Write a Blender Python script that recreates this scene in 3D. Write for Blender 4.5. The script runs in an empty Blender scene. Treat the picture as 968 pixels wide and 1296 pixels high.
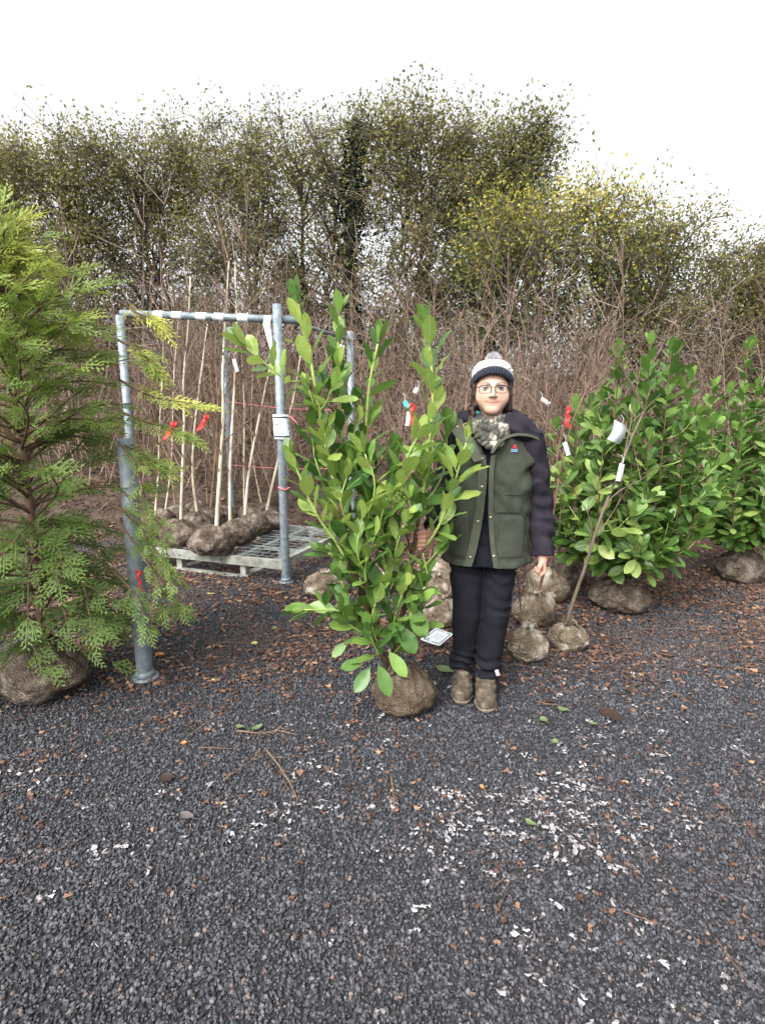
import bpy, math, random
import numpy as np
from mathutils import Vector, Matrix

# ------------------------------------------------------------------ camera, world, sun, exposure
random.seed(7)
RNG = np.random.default_rng(7)
scene = bpy.context.scene
COL = scene.collection
H, FPX, PITCH = 1.40, 672.0, math.radians(10)

cam_d = bpy.data.cameras.new('camera')
cam = bpy.data.objects.new('camera', cam_d)
COL.objects.link(cam)
cam.location = (0, 0, H)
cam.rotation_euler = (math.radians(90) - PITCH, 0, 0)
cam_d.sensor_fit = 'HORIZONTAL'
cam_d.sensor_width = 36
cam_d.lens = 36 * FPX / 968
cam_d.clip_end = 500
scene.camera = cam

SUN_EL, SUN_AZ = math.radians(48), math.radians(215)     # azimuth from +Y, clockwise: high, behind the camera's left
world = bpy.data.worlds.new('World')
scene.world = world
world.use_nodes = True
wn = world.node_tree
wn.nodes.clear()
w_out = wn.nodes.new('ShaderNodeOutputWorld')
w_bg = wn.nodes.new('ShaderNodeBackground')
w_sky = wn.nodes.new('ShaderNodeTexSky')
w_hsv = wn.nodes.new('ShaderNodeHueSaturation')
w_sky.sky_type = 'NISHITA'
w_sky.sun_disc = False
w_sky.sun_elevation = SUN_EL
w_sky.sun_rotation = SUN_AZ
w_sky.air_density = 1.0
w_sky.dust_density = 6.0
w_sky.ozone_density = 1.0
w_hsv.inputs['Saturation'].default_value = 0.10
w_bg.inputs['Strength'].default_value = 0.15
wn.links.new(w_sky.outputs[0], w_hsv.inputs['Color'])
wn.links.new(w_hsv.outputs[0], w_bg.inputs[0])
wn.links.new(w_bg.outputs[0], w_out.inputs[0])

sun_d = bpy.data.lights.new('sun', 'SUN')
sun_d.energy = 0.6
sun_d.angle = math.radians(40)
sun_d.color = (1.0, 0.95, 0.88)
sun = bpy.data.objects.new('sun', sun_d)
COL.objects.link(sun)
_sd = Vector((math.sin(SUN_AZ) * math.cos(SUN_EL), math.cos(SUN_AZ) * math.cos(SUN_EL), math.sin(SUN_EL)))
sun.rotation_euler = _sd.to_track_quat('Z', 'Y').to_euler()
sun.location = _sd * 30

scene.view_settings.view_transform = 'Standard'
scene.view_settings.look = 'None'
scene.view_settings.gamma = 1
scene.view_settings.use_curve_mapping = False
scene.view_settings.exposure = 1.55
scene.cycles.max_bounces = 8
scene.cycles.transparent_max_bounces = 12

# ------------------------------------------------------------------ helpers
A = lambda *v: np.array(v, float)


def ray(px, py):
    x = (px - 484) / FPX
    y = -(py - 648) / FPX
    return A(x, math.cos(PITCH) + y * math.sin(PITCH), -math.sin(PITCH) + y * math.cos(PITCH))


def gp(px, py, z=0.0):
    d = ray(px, py)
    return A(0, 0, H) + d * ((z - H) / d[2])


def yp(px, py, Y):
    d = ray(px, py)
    return A(0, 0, H) + d * (Y / d[1])


def unit(v):
    v = np.asarray(v, float)
    n = np.linalg.norm(v, axis=-1, keepdims=True)
    return v / np.maximum(n, 1e-9)


def tag(o, label=None, cat=None, group=None, kind=None):
    if label: o['label'] = label
    if cat: o['category'] = cat
    if group: o['group'] = group
    if kind: o['kind'] = kind
    return o


def empty(name, loc, label=None, cat=None, group=None, rz=0):
    o = bpy.data.objects.new(name, None)
    COL.objects.link(o)
    o.location = Vector(loc)
    o.rotation_euler = (0, 0, rz)
    o.empty_display_size = 0.1
    return tag(o, label, cat, group)


def link(name, me, parent=None, keep_world=False):
    o = bpy.data.objects.new(name, me)
    COL.objects.link(o)
    if parent is not None:
        o.parent = parent
        if keep_world:
            root = parent
            off = Vector((0, 0, 0))
            while root is not None:
                off += root.location
                root = root.parent
            o.location = -off
    return o


def np_mesh(name, V, Q=None, T=None, mat=None, smooth=True, uv=None, face_attr=None, vcol=None):
    """V (n,3); Q (m,4) quads; T (k,3) triangles"""
    me = bpy.data.meshes.new(name)
    V = np.asarray(V, np.float32)
    Q = np.zeros((0, 4), int) if Q is None or len(Q) == 0 else np.asarray(Q, int)
    T = np.zeros((0, 3), int) if T is None or len(T) == 0 else np.asarray(T, int)
    me.vertices.add(len(V))
    me.vertices.foreach_set('co', V.ravel())
    loops = np.concatenate([Q.ravel(), T.ravel()]).astype(np.int32)
    me.loops.add(len(loops))
    me.loops.foreach_set('vertex_index', loops)
    nq, nt = len(Q), len(T)
    tot = np.concatenate([np.full(nq, 4), np.full(nt, 3)]).astype(np.int32)
    start = np.concatenate([[0], np.cumsum(tot)[:-1]]).astype(np.int32) if nq + nt else tot
    me.polygons.add(nq + nt)
    me.polygons.foreach_set('loop_start', start)
    me.polygons.foreach_set('use_smooth', np.full(nq + nt, smooth, bool))
    if uv is not None:
        l = me.uv_layers.new(name='UVMap')
        l.data.foreach_set('uv', np.asarray(uv, np.float32)[loops].ravel())
    if face_attr is not None:
        a = me.attributes.new('rnd', 'FLOAT', 'FACE')
        a.data.foreach_set('value', np.asarray(face_attr, np.float32))
    if vcol is not None:
        a = me.color_attributes.new('col', 'FLOAT_COLOR', 'POINT')
        c = np.ones((len(V), 4), np.float32)
        c[:, :3] = vcol
        a.data.foreach_set('color', c.ravel())
    me.update()
    me.validate()
    if mat is not None:
        me.materials.append(mat)
    return me


class MB:
    """collects geometry for ONE mesh object"""
    def __init__(s):
        s.V, s.Q, s.T, s.fq, s.ft, s.n = [], [], [], [], [], 0

    def add(s, V, Q=None, T=None, r=0.0):
        V = np.asarray(V, float).reshape(-1, 3)
        if Q is not None and len(Q):
            Q = np.asarray(Q, int)
            s.Q.append(Q + s.n); s.fq.append(np.broadcast_to(r, len(Q)))
        if T is not None and len(T):
            T = np.asarray(T, int)
            s.T.append(T + s.n); s.ft.append(np.broadcast_to(r, len(T)))
        s.V.append(V); s.n += len(V)

    def box(s, c, size, rz=0.0, axes=None):
        c = np.asarray(c, float)
        hx, hy, hz = [q / 2 for q in size]
        P = A([-hx, -hy, -hz], [hx, -hy, -hz], [hx, hy, -hz], [-hx, hy, -hz], [-hx, -hy, hz], [hx, -hy, hz], [hx, hy, hz], [-hx, hy, hz])
        if axes is not None:
            P = P @ np.asarray(axes, float)
        elif rz:
            cs, sn = math.cos(rz), math.sin(rz)
            P = P @ A([cs, sn, 0], [-sn, cs, 0], [0, 0, 1])
        s.add(P + c, [[0, 3, 2, 1], [4, 5, 6, 7], [0, 1, 5, 4], [1, 2, 6, 5], [2, 3, 7, 6], [3, 0, 4, 7]])

    def tube(s, pts, rad, sides=6, cap=True, r=0.0, closed=False):
        P = np.asarray(pts, float)
        n = len(P)
        R = np.broadcast_to(np.asarray(rad, float), n)
        if closed:
            tan = unit(np.roll(P, -1, 0) - np.roll(P, 1, 0))
        else:
            tan = unit(np.gradient(P, axis=0))
        ref = A(0, 0, 1) if abs(tan[0][2]) < 0.9 else A(1, 0, 0)
        u = unit(np.cross(tan[0], ref))
        us = [u]
        for i in range(1, n):
            u = u - tan[i] * np.dot(u, tan[i])
            u = unit(u); us.append(u)
        us = np.array(us)
        vs = np.cross(tan, us)
        ang = np.arange(sides) * 2 * math.pi / sides
        ring = P[:, None] + R[:, None, None] * (us[:, None] * np.cos(ang)[None, :, None] + vs[:, None] * np.sin(ang)[None, :, None])
        V = ring.reshape(-1, 3)
        m = n if closed else n - 1
        i = np.repeat(np.arange(m), sides); j = np.tile(np.arange(sides), m)
        i2 = (i + 1) % n; j2 = (j + 1) % sides
        Q = np.stack([i * sides + j, i * sides + j2, i2 * sides + j2, i2 * sides + j], 1)
        T = []
        if cap and not closed:
            V = np.vstack([V, P[0], P[-1]])
            a, b = n * sides, n * sides + 1
            for k in range(sides):
                T.append([a, (k + 1) % sides, k])
                T.append([b, (n - 1) * sides + k, (n - 1) * sides + (k + 1) % sides])
        s.add(V, Q, T, r)

    def prisms(s, P0, P1, r0, r1, sides=3, r=0.0):
        P0, P1 = np.asarray(P0, float), np.asarray(P1, float)
        n = len(P0)
        if n == 0: return
        t = unit(P1 - P0)
        ref = np.where(np.abs(t[:, 2:3]) < 0.9, A(0, 0, 1), A(1, 0, 0))
        u = unit(np.cross(t, ref)); v = np.cross(t, u)
        ang = np.arange(sides) * 2 * math.pi / sides
        o = u[:, None] * np.cos(ang)[None, :, None] + v[:, None] * np.sin(ang)[None, :, None]
        r0 = np.broadcast_to(r0, n)[:, None, None]; r1 = np.broadcast_to(r1, n)[:, None, None]
        V = np.concatenate([P0[:, None] + o * r0, P1[:, None] + o * r1], 1).reshape(-1, 3)
        b = np.arange(n)[:, None] * 2 * sides
        Q = []
        for k in range(sides):
            k2 = (k + 1) % sides
            Q.append(np.concatenate([b + k, b + k2, b + sides + k2, b + sides + k], 1))
        s.add(V, np.concatenate(Q), None, np.tile(np.broadcast_to(r, n), sides))

    def leaves(s, C, D, N, L, W, r=0.0, fold=0.25, flat=False):
        """folded leaf blades: base C, direction D, normal N"""
        n = len(C)
        if n == 0: return
        D = unit(D); S = unit(np.cross(D, N)); U = np.cross(S, D)
        if flat:
            L = np.broadcast_to(L, n)[:, None]; W = np.broadcast_to(W, n)[:, None]
            mid = C + D * L * 0.45
            V = np.stack([C, mid + S * W * 0.5, C + D * L + U * W * fold, mid - S * W * 0.5], 1).reshape(-1, 3)
            s.add(V, np.arange(n)[:, None] * 4 + np.arange(4)[None], None, np.broadcast_to(r, n)); return
        L = np.broadcast_to(L, n)[:, None]; W = np.broadcast_to(W, n)[:, None]
        mid = C + D * L * 0.45 - U * W * fold
        V = np.stack([C, mid + S * W * 0.5 + U * W * fold, C + D * L, mid - S * W * 0.5 + U * W * fold, mid], 1).reshape(-1, 3)
        b = np.arange(n)[:, None] * 5
        T = np.concatenate([np.concatenate([b, b + 1, b + 4], 1), np.concatenate([b + 1, b + 2, b + 4], 1),
                            np.concatenate([b + 2, b + 3, b + 4], 1), np.concatenate([b + 3, b, b + 4], 1)])
        s.add(V, None, T, np.tile(np.broadcast_to(r, n), 4))

    def scraps(s, C, R, r, flat=.35, k=8):
        """crumpled irregular scraps lying about points C"""
        n = len(C); an = (np.arange(k)[None] + RNG.uniform(-.3, .3, (n, k))) * 2 * math.pi / k
        rad = np.asarray(R)[:, None] * RNG.uniform(.35, 1.1, (n, k)); el = RNG.uniform(.4, .95, n)[:, None]; th = RNG.random(n)[:, None] * 6.283
        x, y = np.cos(an) * rad, np.sin(an) * rad * el
        z = RNG.uniform(-flat, flat, (n, k)) * np.asarray(R)[:, None]
        P = np.stack([x * np.cos(th) - y * np.sin(th), x * np.sin(th) + y * np.cos(th), z], 2) + C[:, None]
        V = np.concatenate([P, C[:, None] + A(0, 0, 1) * (np.asarray(R) * .15)[:, None, None]], 1).reshape(-1, 3)
        b = np.arange(n)[:, None] * (k + 1)
        T = np.concatenate([np.concatenate([b + q, b + (q + 1) % k, b + k], 1) for q in range(k)])
        s.add(V, None, T, np.tile(np.asarray(r), k))

    def mesh(s, name, mat, smooth=True):
        V = np.concatenate(s.V) if s.V else np.zeros((0, 3))
        Q = np.concatenate(s.Q) if s.Q else None
        T = np.concatenate(s.T) if s.T else None
        fa = np.concatenate([np.asarray(x, float) for x in s.fq + s.ft]) if (s.fq or s.ft) else None
        return np_mesh(name, V, Q, T, mat, smooth, face_attr=fa)

    def build(s, name, mat, parent=None, smooth=True, keep_world=False):
        return link(name, s.mesh(name, mat, smooth), parent, keep_world)


def spline(pts, n):
    """Catmull-Rom through pts, n samples"""
    P = np.asarray(pts, float)
    if len(P) == 2:
        t = np.linspace(0, 1, n)[:, None]
        return P[0] * (1 - t) + P[1] * t
    E_ = np.vstack([2 * P[0] - P[1], P, 2 * P[-1] - P[-2]])
    out = []
    for u in np.linspace(0, len(P) - 1 - 1e-9, n):
        i = int(u); f = u - i
        a, b, c, d = E_[i], E_[i + 1], E_[i + 2], E_[i + 3]
        out.append(0.5 * (2 * b + (c - a) * f + (2 * a - 5 * b + 4 * c - d) * f * f + (3 * b - a - 3 * c + d) * f ** 3))
    return np.array(out)


_lat = RNG.random((32, 32, 32)).astype(np.float32)


def vnoise(x, y, z):
    """value noise in [0,1], broadcasting"""
    x, y, z = np.broadcast_arrays(x, y, z)
    xi, yi, zi = np.floor(x).astype(int), np.floor(y).astype(int), np.floor(z).astype(int)
    fx, fy, fz = x - xi, y - yi, z - zi
    fx, fy, fz = [q * q * (3 - 2 * q) for q in (fx, fy, fz)]
    L = lambda a, b, c: _lat[(xi + a) & 31, (yi + b) & 31, (zi + c) & 31]
    c00 = L(0, 0, 0) * (1 - fx) + L(1, 0, 0) * fx
    c10 = L(0, 1, 0) * (1 - fx) + L(1, 1, 0) * fx
    c01 = L(0, 0, 1) * (1 - fx) + L(1, 0, 1) * fx
    c11 = L(0, 1, 1) * (1 - fx) + L(1, 1, 1) * fx
    return (c00 * (1 - fy) + c10 * fy) * (1 - fz) + (c01 * (1 - fy) + c11 * fy) * fz


# ------------------------------------------------------------------ materials
def new_mat(name):
    m = bpy.data.materials.new(name)
    m.use_nodes = True
    nt = m.node_tree
    nt.nodes.clear()
    out = nt.nodes.new('ShaderNodeOutputMaterial')
    return m, nt, out


def N(nt, t, **kw):
    n = nt.nodes.new(t)
    for k, v in kw.items():
        if k in n.inputs.keys(): n.inputs[k].default_value = v
        else: setattr(n, k, v)
    return n


def ramp(nt, fac, stops):
    r = nt.nodes.new('ShaderNodeValToRGB')
    e = r.color_ramp.elements
    while len(e) < len(stops): e.new(0.5)
    for q, (p, c) in zip(e, stops):
        q.position = p; q.color = (*c, 1)
    nt.links.new(fac, r.inputs[0])
    return r.outputs[0]


def surf(name, c1, c2, scale=20, rough=0.8, bump=0.3, bscale=None, c3=None, metal=0.0, coord='Object', spec=0.3, detail=6, dist=0.004, stretch=None, sheen=0.0):
    """noise-mottled surface with fine relief"""
    m, nt, out = new_mat(name)
    L = nt.links.new
    tc = N(nt, 'ShaderNodeTexCoord')
    src = tc.outputs[coord]
    if stretch:
        mp = N(nt, 'ShaderNodeMapping'); mp.inputs['Scale'].default_value = stretch
        L(src, mp.inputs[0]); src = mp.outputs[0]
    nz = N(nt, 'ShaderNodeTexNoise', Scale=scale, Detail=detail, Roughness=0.6)
    L(src, nz.inputs['Vector'])
    st = [(0.3, c1), (0.7, c2)] if c3 is None else [(0.3, c1), (0.55, c2), (0.72, c3)]
    col = ramp(nt, nz.outputs[0], st)
    p = N(nt, 'ShaderNodeBsdfPrincipled', Roughness=rough, Metallic=metal)
    p.inputs['Specular IOR Level'].default_value = spec
    if sheen:
        p.inputs['Sheen Weight'].default_value = sheen
    L(col, p.inputs['Base Color'])
    if bump:
        n2 = N(nt, 'ShaderNodeTexNoise', Scale=bscale or scale * 4, Detail=4)
        L(src, n2.inputs['Vector'])
        b = N(nt, 'ShaderNodeBump', Strength=bump, Distance=dist)
        L(n2.outputs[0], b.inputs['Height']); L(b.outputs[0], p.inputs['Normal'])
    L(p.outputs[0], out.inputs[0])
    return m


def leaf_mat(name, stops, trans=0.35, rough=0.45, attr=True, under=None, rib=None, spec=0.4, wear=False):
    m, nt, out = new_mat(name)
    L = nt.links.new
    if attr:
        a = N(nt, 'ShaderNodeAttribute', attribute_name='rnd'); fac = a.outputs['Fac']
    else:
        a = N(nt, 'ShaderNodeObjectInfo'); fac = a.outputs['Random']
    col = ramp(nt, fac, stops)
    if under:
        c2 = ramp(nt, fac, under)
        g = N(nt, 'ShaderNodeNewGeometry')
        mx = N(nt, 'ShaderNodeMix', data_type='RGBA')
        L(g.outputs['Backfacing'], mx.inputs[0]); L(col, mx.inputs[6]); L(c2, mx.inputs[7])
        col = mx.outputs[2]
    tc = N(nt, 'ShaderNodeTexCoord')
    nz = N(nt, 'ShaderNodeTexNoise', Scale=14.0 if not rib else 6.0, Detail=3)
    L(tc.outputs['UV' if rib else 'Object'], nz.inputs['Vector'])
    hs = N(nt, 'ShaderNodeHueSaturation')
    mr = N(nt, 'ShaderNodeMapRange'); mr.inputs[3].default_value = 0.75; mr.inputs[4].default_value = 1.25
    L(nz.outputs[0], mr.inputs[0]); L(mr.outputs[0], hs.inputs['Value']); L(col, hs.inputs['Color'])
    col = hs.outputs[0]
    p = N(nt, 'ShaderNodeBsdfPrincipled', Roughness=rough)
    p.inputs['Specular IOR Level'].default_value = spec
    if rib:
        sx = N(nt, 'ShaderNodeSeparateXYZ'); L(tc.outputs['UV'], sx.inputs[0])
        d = N(nt, 'ShaderNodeMath', operation='SUBTRACT'); d.inputs[1].default_value = 0.5; L(sx.outputs[0], d.inputs[0])
        ab = N(nt, 'ShaderNodeMath', operation='ABSOLUTE'); L(d.outputs[0], ab.inputs[0])
        m1 = N(nt, 'ShaderNodeMapRange'); m1.inputs[1].default_value = 0.02; m1.inputs[2].default_value = 0.06
        m1.inputs[3].default_value = 0.75; m1.inputs[4].default_value = 0.0
        L(ab.outputs[0], m1.inputs[0])
        # side veins, running forward from the midrib
        md = N(nt, 'ShaderNodeMath', operation='MULTIPLY_ADD'); md.inputs[1].default_value = -0.55; L(ab.outputs[0], md.inputs[0]); L(sx.outputs[1], md.inputs[2])
        ms = N(nt, 'ShaderNodeMath', operation='MULTIPLY'); ms.inputs[1].default_value = 56.0; L(md.outputs[0], ms.inputs[0])
        sn = N(nt, 'ShaderNodeMath', operation='SINE'); L(ms.outputs[0], sn.inputs[0])
        m2 = N(nt, 'ShaderNodeMapRange'); m2.inputs[1].default_value = 0.8; m2.inputs[2].default_value = 1.0; m2.inputs[3].default_value = 0; m2.inputs[4].default_value = 0.22
        L(sn.outputs[0], m2.inputs[0])
        mm = N(nt, 'ShaderNodeMath', operation='MAXIMUM'); L(m1.outputs[0], mm.inputs[0]); L(m2.outputs[0], mm.inputs[1])
        mx = N(nt, 'ShaderNodeMix', data_type='RGBA'); L(mm.outputs[0], mx.inputs[0]); L(col, mx.inputs[6]); mx.inputs[7].default_value = (*rib, 1)
        col = mx.outputs[2]
        bp = N(nt, 'ShaderNodeBump', Strength=0.35, Distance=0.002); L(mm.outputs[0], bp.inputs['Height']); L(bp.outputs[0], p.inputs['Normal'])
        if wear:
            n3 = N(nt, 'ShaderNodeTexNoise', Scale=2.2, Detail=5); n3.noise_dimensions = '4D'
            L(tc.outputs['UV'], n3.inputs['Vector'])
            oi = N(nt, 'ShaderNodeObjectInfo')
            mw = N(nt, 'ShaderNodeMath', operation='MULTIPLY'); mw.inputs[1].default_value = 40; L(oi.outputs['Random'], mw.inputs[0]); L(mw.outputs[0], n3.inputs['W'])
            m4 = N(nt, 'ShaderNodeMapRange'); m4.inputs[1].default_value = 0.70; m4.inputs[2].default_value = 0.76
            L(n3.outputs[0], m4.inputs[0])
            mx2 = N(nt, 'ShaderNodeMix', data_type='RGBA'); L(m4.outputs[0], mx2.inputs[0]); L(col, mx2.inputs[6]); mx2.inputs[7].default_value = (0.16, 0.09, 0.035, 1)
            col = mx2.outputs[2]
    L(col, p.inputs['Base Color'])
    if trans:
        t = N(nt, 'ShaderNodeBsdfTranslucent'); L(col, t.inputs[0])
        ms_ = N(nt, 'ShaderNodeMixShader'); ms_.inputs[0].default_value = trans
        L(p.outputs[0], ms_.inputs[1]); L(t.outputs[0], ms_.inputs[2]); L(ms_.outputs[0], out.inputs[0])
    else:
        L(p.outputs[0], out.inputs[0])
    return m


def plain(name, c, rough=0.6, metal=0.0, spec=0.4):
    m, nt, out = new_mat(name)
    p = N(nt, 'ShaderNodeBsdfPrincipled', Roughness=rough, Metallic=metal)
    p.inputs['Base Color'].default_value = (*c, 1)
    p.inputs['Specular IOR Level'].default_value = spec
    nz = N(nt, 'ShaderNodeTexNoise', Scale=60.0, Detail=3)
    tc = N(nt, 'ShaderNodeTexCoord'); nt.links.new(tc.outputs['Object'], nz.inputs['Vector'])
    hs = N(nt, 'ShaderNodeHueSaturation'); hs.inputs['Color'].default_value = (*c, 1)
    mr = N(nt, 'ShaderNodeMapRange'); mr.inputs[3].default_value = 0.8; mr.inputs[4].default_value = 1.2
    nt.links.new(nz.outputs[0], mr.inputs[0]); nt.links.new(mr.outputs[0], hs.inputs['Value'])
    nt.links.new(hs.outputs[0], p.inputs['Base Color'])
    nt.links.new(p.outputs[0], out.inputs[0])
    return m


def hessian(name, c1, c2, c3, fib=95.0):
    """woven sacking / raw fibre wrap: streaks that wander over the ball"""
    m, nt, out = new_mat(name)
    L = nt.links.new
    tc = N(nt, 'ShaderNodeTexCoord'); oi = N(nt, 'ShaderNodeObjectInfo')
    off = N(nt, 'ShaderNodeVectorMath', operation='SCALE'); off.inputs[0].default_value = (7, 11, 5); L(oi.outputs['Random'], off.inputs['Scale'])
    ad = N(nt, 'ShaderNodeVectorMath', operation='ADD'); L(tc.outputs['Object'], ad.inputs[0]); L(off.outputs[0], ad.inputs[1])
    wv = N(nt, 'ShaderNodeTexWave', Scale=fib / 2.4, Distortion=34.0, Detail=3.0); wv.inputs['Detail Scale'].default_value = 0.16; wv.inputs['Detail Roughness'].default_value = 0.6
    wv.bands_direction = 'DIAGONAL'
    L(ad.outputs[0], wv.inputs['Vector'])
    nz = N(nt, 'ShaderNodeTexNoise', Scale=9.0, Detail=6, Roughness=0.65); L(ad.outputs[0], nz.inputs['Vector'])
    nf = N(nt, 'ShaderNodeTexNoise', Scale=170.0, Detail=3); L(ad.outputs[0], nf.inputs['Vector'])
    base = ramp(nt, nz.outputs[0], [(0.33, c1), (0.5, c2), (0.66, c3)])
    hs = N(nt, 'ShaderNodeHueSaturation'); L(base, hs.inputs['Color'])
    mr = N(nt, 'ShaderNodeMapRange'); mr.inputs[1].default_value = .25; mr.inputs[2].default_value = .75; mr.inputs[3].default_value = 0.6; mr.inputs[4].default_value = 1.4
    mixh = N(nt, 'ShaderNodeMath', operation='MULTIPLY_ADD'); mixh.inputs[1].default_value = 0.4; L(wv.outputs['Fac'], mixh.inputs[0])
    mh2 = N(nt, 'ShaderNodeMath', operation='MULTIPLY'); mh2.inputs[1].default_value = 0.6; L(nf.outputs[0], mh2.inputs[0]); L(mh2.outputs[0], mixh.inputs[2])
    L(mixh.outputs[0], mr.inputs[0]); L(mr.outputs[0], hs.inputs['Value'])
    p = N(nt, 'ShaderNodeBsdfPrincipled', Roughness=0.95); p.inputs['Specular IOR Level'].default_value = 0.1
    L(hs.outputs[0], p.inputs['Base Color'])
    nc = N(nt, 'ShaderNodeTexNoise', Scale=26.0, Detail=4, Distortion=1.2); L(ad.outputs[0], nc.inputs['Vector'])
    b2 = N(nt, 'ShaderNodeBump', Strength=0.9, Distance=0.025); L(nc.outputs[0], b2.inputs['Height'])
    b = N(nt, 'ShaderNodeBump', Strength=0.9, Distance=0.008); L(mixh.outputs[0], b.inputs['Height']); L(b2.outputs[0], b.inputs['Normal']); L(b.outputs[0], p.inputs['Normal'])
    L(p.outputs[0], out.inputs[0])
    return m


def ground_mat():
    m, nt, out = new_mat('gravel_bed')
    L = nt.links.new
    tc = N(nt, 'ShaderNodeTexCoord'); sx = N(nt, 'ShaderNodeSeparateXYZ'); L(tc.outputs['Object'], sx.inputs[0])
    n1 = N(nt, 'ShaderNodeTexNoise', Scale=60.0, Detail=6); n2 = N(nt, 'ShaderNodeTexNoise', Scale=1.6, Detail=5); n3 = N(nt, 'ShaderNodeTexNoise', Scale=30.0, Detail=6)
    for q in (n1, n2, n3): L(tc.outputs['Object'], q.inputs['Vector'])
    grit = ramp(nt, n1.outputs[0], [(.3, (.016, .016, .018)), (.6, (.04, .04, .045)), (.75, (.06, .05, .042))])
    mould = ramp(nt, n3.outputs[0], [(.3, (.03, .019, .013)), (.55, (.075, .045, .03)), (.75, (.13, .075, .045))])
    a = N(nt, 'ShaderNodeMath', operation='MULTIPLY_ADD'); a.inputs[1].default_value = 1.6; L(n2.outputs[0], a.inputs[0]); L(sx.outputs[1], a.inputs[2])
    r = N(nt, 'ShaderNodeMapRange'); r.inputs[1].default_value = 5.2; r.inputs[2].default_value = 6.3; L(a.outputs[0], r.inputs[0])
    mx = N(nt, 'ShaderNodeMix', data_type='RGBA'); L(r.outputs[0], mx.inputs[0]); L(grit, mx.inputs[6]); L(mould, mx.inputs[7])
    p = N(nt, 'ShaderNodeBsdfPrincipled', Roughness=.9); p.inputs['Specular IOR Level'].default_value = .2
    L(mx.outputs[2], p.inputs['Base Color'])
    b = N(nt, 'ShaderNodeBump', Strength=.8, Distance=.015); L(n1.outputs[0], b.inputs['Height']); L(b.outputs[0], p.inputs['Normal'])
    L(p.outputs[0], out.inputs[0])
    return m


M = {}
M['ground'] = ground_mat()
M['gravel_plain'] = surf('gravel_bed', (0.022, 0.022, 0.025), (0.05, 0.05, 0.056), 60, 0.85, 0.9, 90, c3=(0.075, 0.06, 0.05), dist=0.02)
M['soil'] = surf('bank_soil', (0.028, 0.018, 0.013), (0.06, 0.041, 0.03), 5, 0.95, 0.9, 22, c3=(0.11, 0.078, 0.055), dist=0.06)
M['steel'] = surf('galvanised_steel', (0.12, 0.155, 0.18), (0.215, 0.255, 0.28), 24, 0.55, 0.15, 70, c3=(.27, .3, .31), metal=0.3, spec=0.45)
M['steel_old'] = surf('weathered_pallet_steel', (0.13, 0.125, 0.1), (0.3, 0.31, 0.275), 9, 0.65, 0.2, 60, c3=(.4, .41, .37), metal=0.2)
M['bark_birch'] = surf('birch_bark', (0.2, 0.14, 0.09), (0.52, 0.47, 0.36), 11, 0.7, 0.3, 60, c3=(0.66, 0.63, 0.53), stretch=(1, 1, 0.35))
M['bark_tan'] = surf('tan_bark', (0.16, 0.09, 0.055), (0.33, 0.22, 0.14), 12, 0.75, 0.3, 60, stretch=(1, 1, 0.3))
M['bark'] = surf('grey_brown_bark', (0.07, 0.052, 0.042), (0.16, 0.125, 0.1), 10, 0.85, 0.6, 40, stretch=(1, 1, 0.3), dist=0.01)
M['bark_grey'] = surf('grey_tan_bark', (0.075, 0.055, 0.042), (0.19, 0.15, 0.115), 12, 0.8, 0.3, 60, stretch=(1, 1, .3))
M['bark_dark'] = surf('dark_bark', (0.03, 0.03, 0.026), (0.075, 0.07, 0.06), 10, 0.9, 0.7, 40, dist=0.015)
M['bark_red'] = surf('reddish_twig_bark', (0.1, 0.05, 0.036), (0.21, 0.125, 0.095), 18, 0.7, 0.3, 60, stretch=(1, 1, 0.3))
M['hess'] = hessian('muddy_hessian', (0.05, 0.036, 0.027), (0.125, 0.096, 0.075), (0.26, 0.22, 0.185))
M['hess_pale'] = hessian('straw_hessian', (0.09, 0.066, 0.046), (0.22, 0.175, 0.125), (0.52, 0.47, 0.41))
M['hess_main'] = hessian('brown_hessian', (0.07, 0.049, 0.034), (0.145, 0.108, 0.077), (0.23, 0.185, 0.14), 130)
M['stem_brown'] = surf('laurel_brown_stem', (0.07, 0.042, 0.026), (0.16, 0.1, 0.06), 16, 0.7, 0.3, 60)
M['stem_green'] = surf('laurel_green_shoot', (0.22, 0.30, 0.07), (0.34, 0.42, 0.13), 16, 0.5, 0.1, 60)
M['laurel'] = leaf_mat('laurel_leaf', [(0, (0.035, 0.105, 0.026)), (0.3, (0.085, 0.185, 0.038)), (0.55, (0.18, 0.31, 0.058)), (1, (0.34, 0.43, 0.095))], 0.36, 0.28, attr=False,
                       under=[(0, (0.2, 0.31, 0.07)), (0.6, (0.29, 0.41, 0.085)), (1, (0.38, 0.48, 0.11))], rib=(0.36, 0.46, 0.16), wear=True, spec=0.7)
M['laurel_far'] = leaf_mat('laurel_leaf_dense', [(0, (0.05, 0.12, 0.028)), (0.5, (0.14, 0.25, 0.06)), (1, (0.34, 0.42, 0.11))], 0.25, 0.3, attr=False,
                           under=[(0, (0.08, 0.17, 0.04)), (1, (0.2, 0.32, 0.07))], rib=(0.3, 0.4, 0.14), spec=0.5)
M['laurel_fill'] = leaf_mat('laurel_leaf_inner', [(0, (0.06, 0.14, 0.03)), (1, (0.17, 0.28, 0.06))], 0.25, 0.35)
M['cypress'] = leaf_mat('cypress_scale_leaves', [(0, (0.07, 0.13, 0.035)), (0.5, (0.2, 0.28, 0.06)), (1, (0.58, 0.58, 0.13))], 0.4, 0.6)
M['hedge_leaf'] = leaf_mat('hedge_leaf', [(0, (0.07, 0.085, 0.036)), (0.45, (0.17, 0.165, 0.06)), (0.8, (0.35, 0.31, 0.095)), (1, (0.7, 0.58, 0.14))], 0.55, 0.55)
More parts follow.
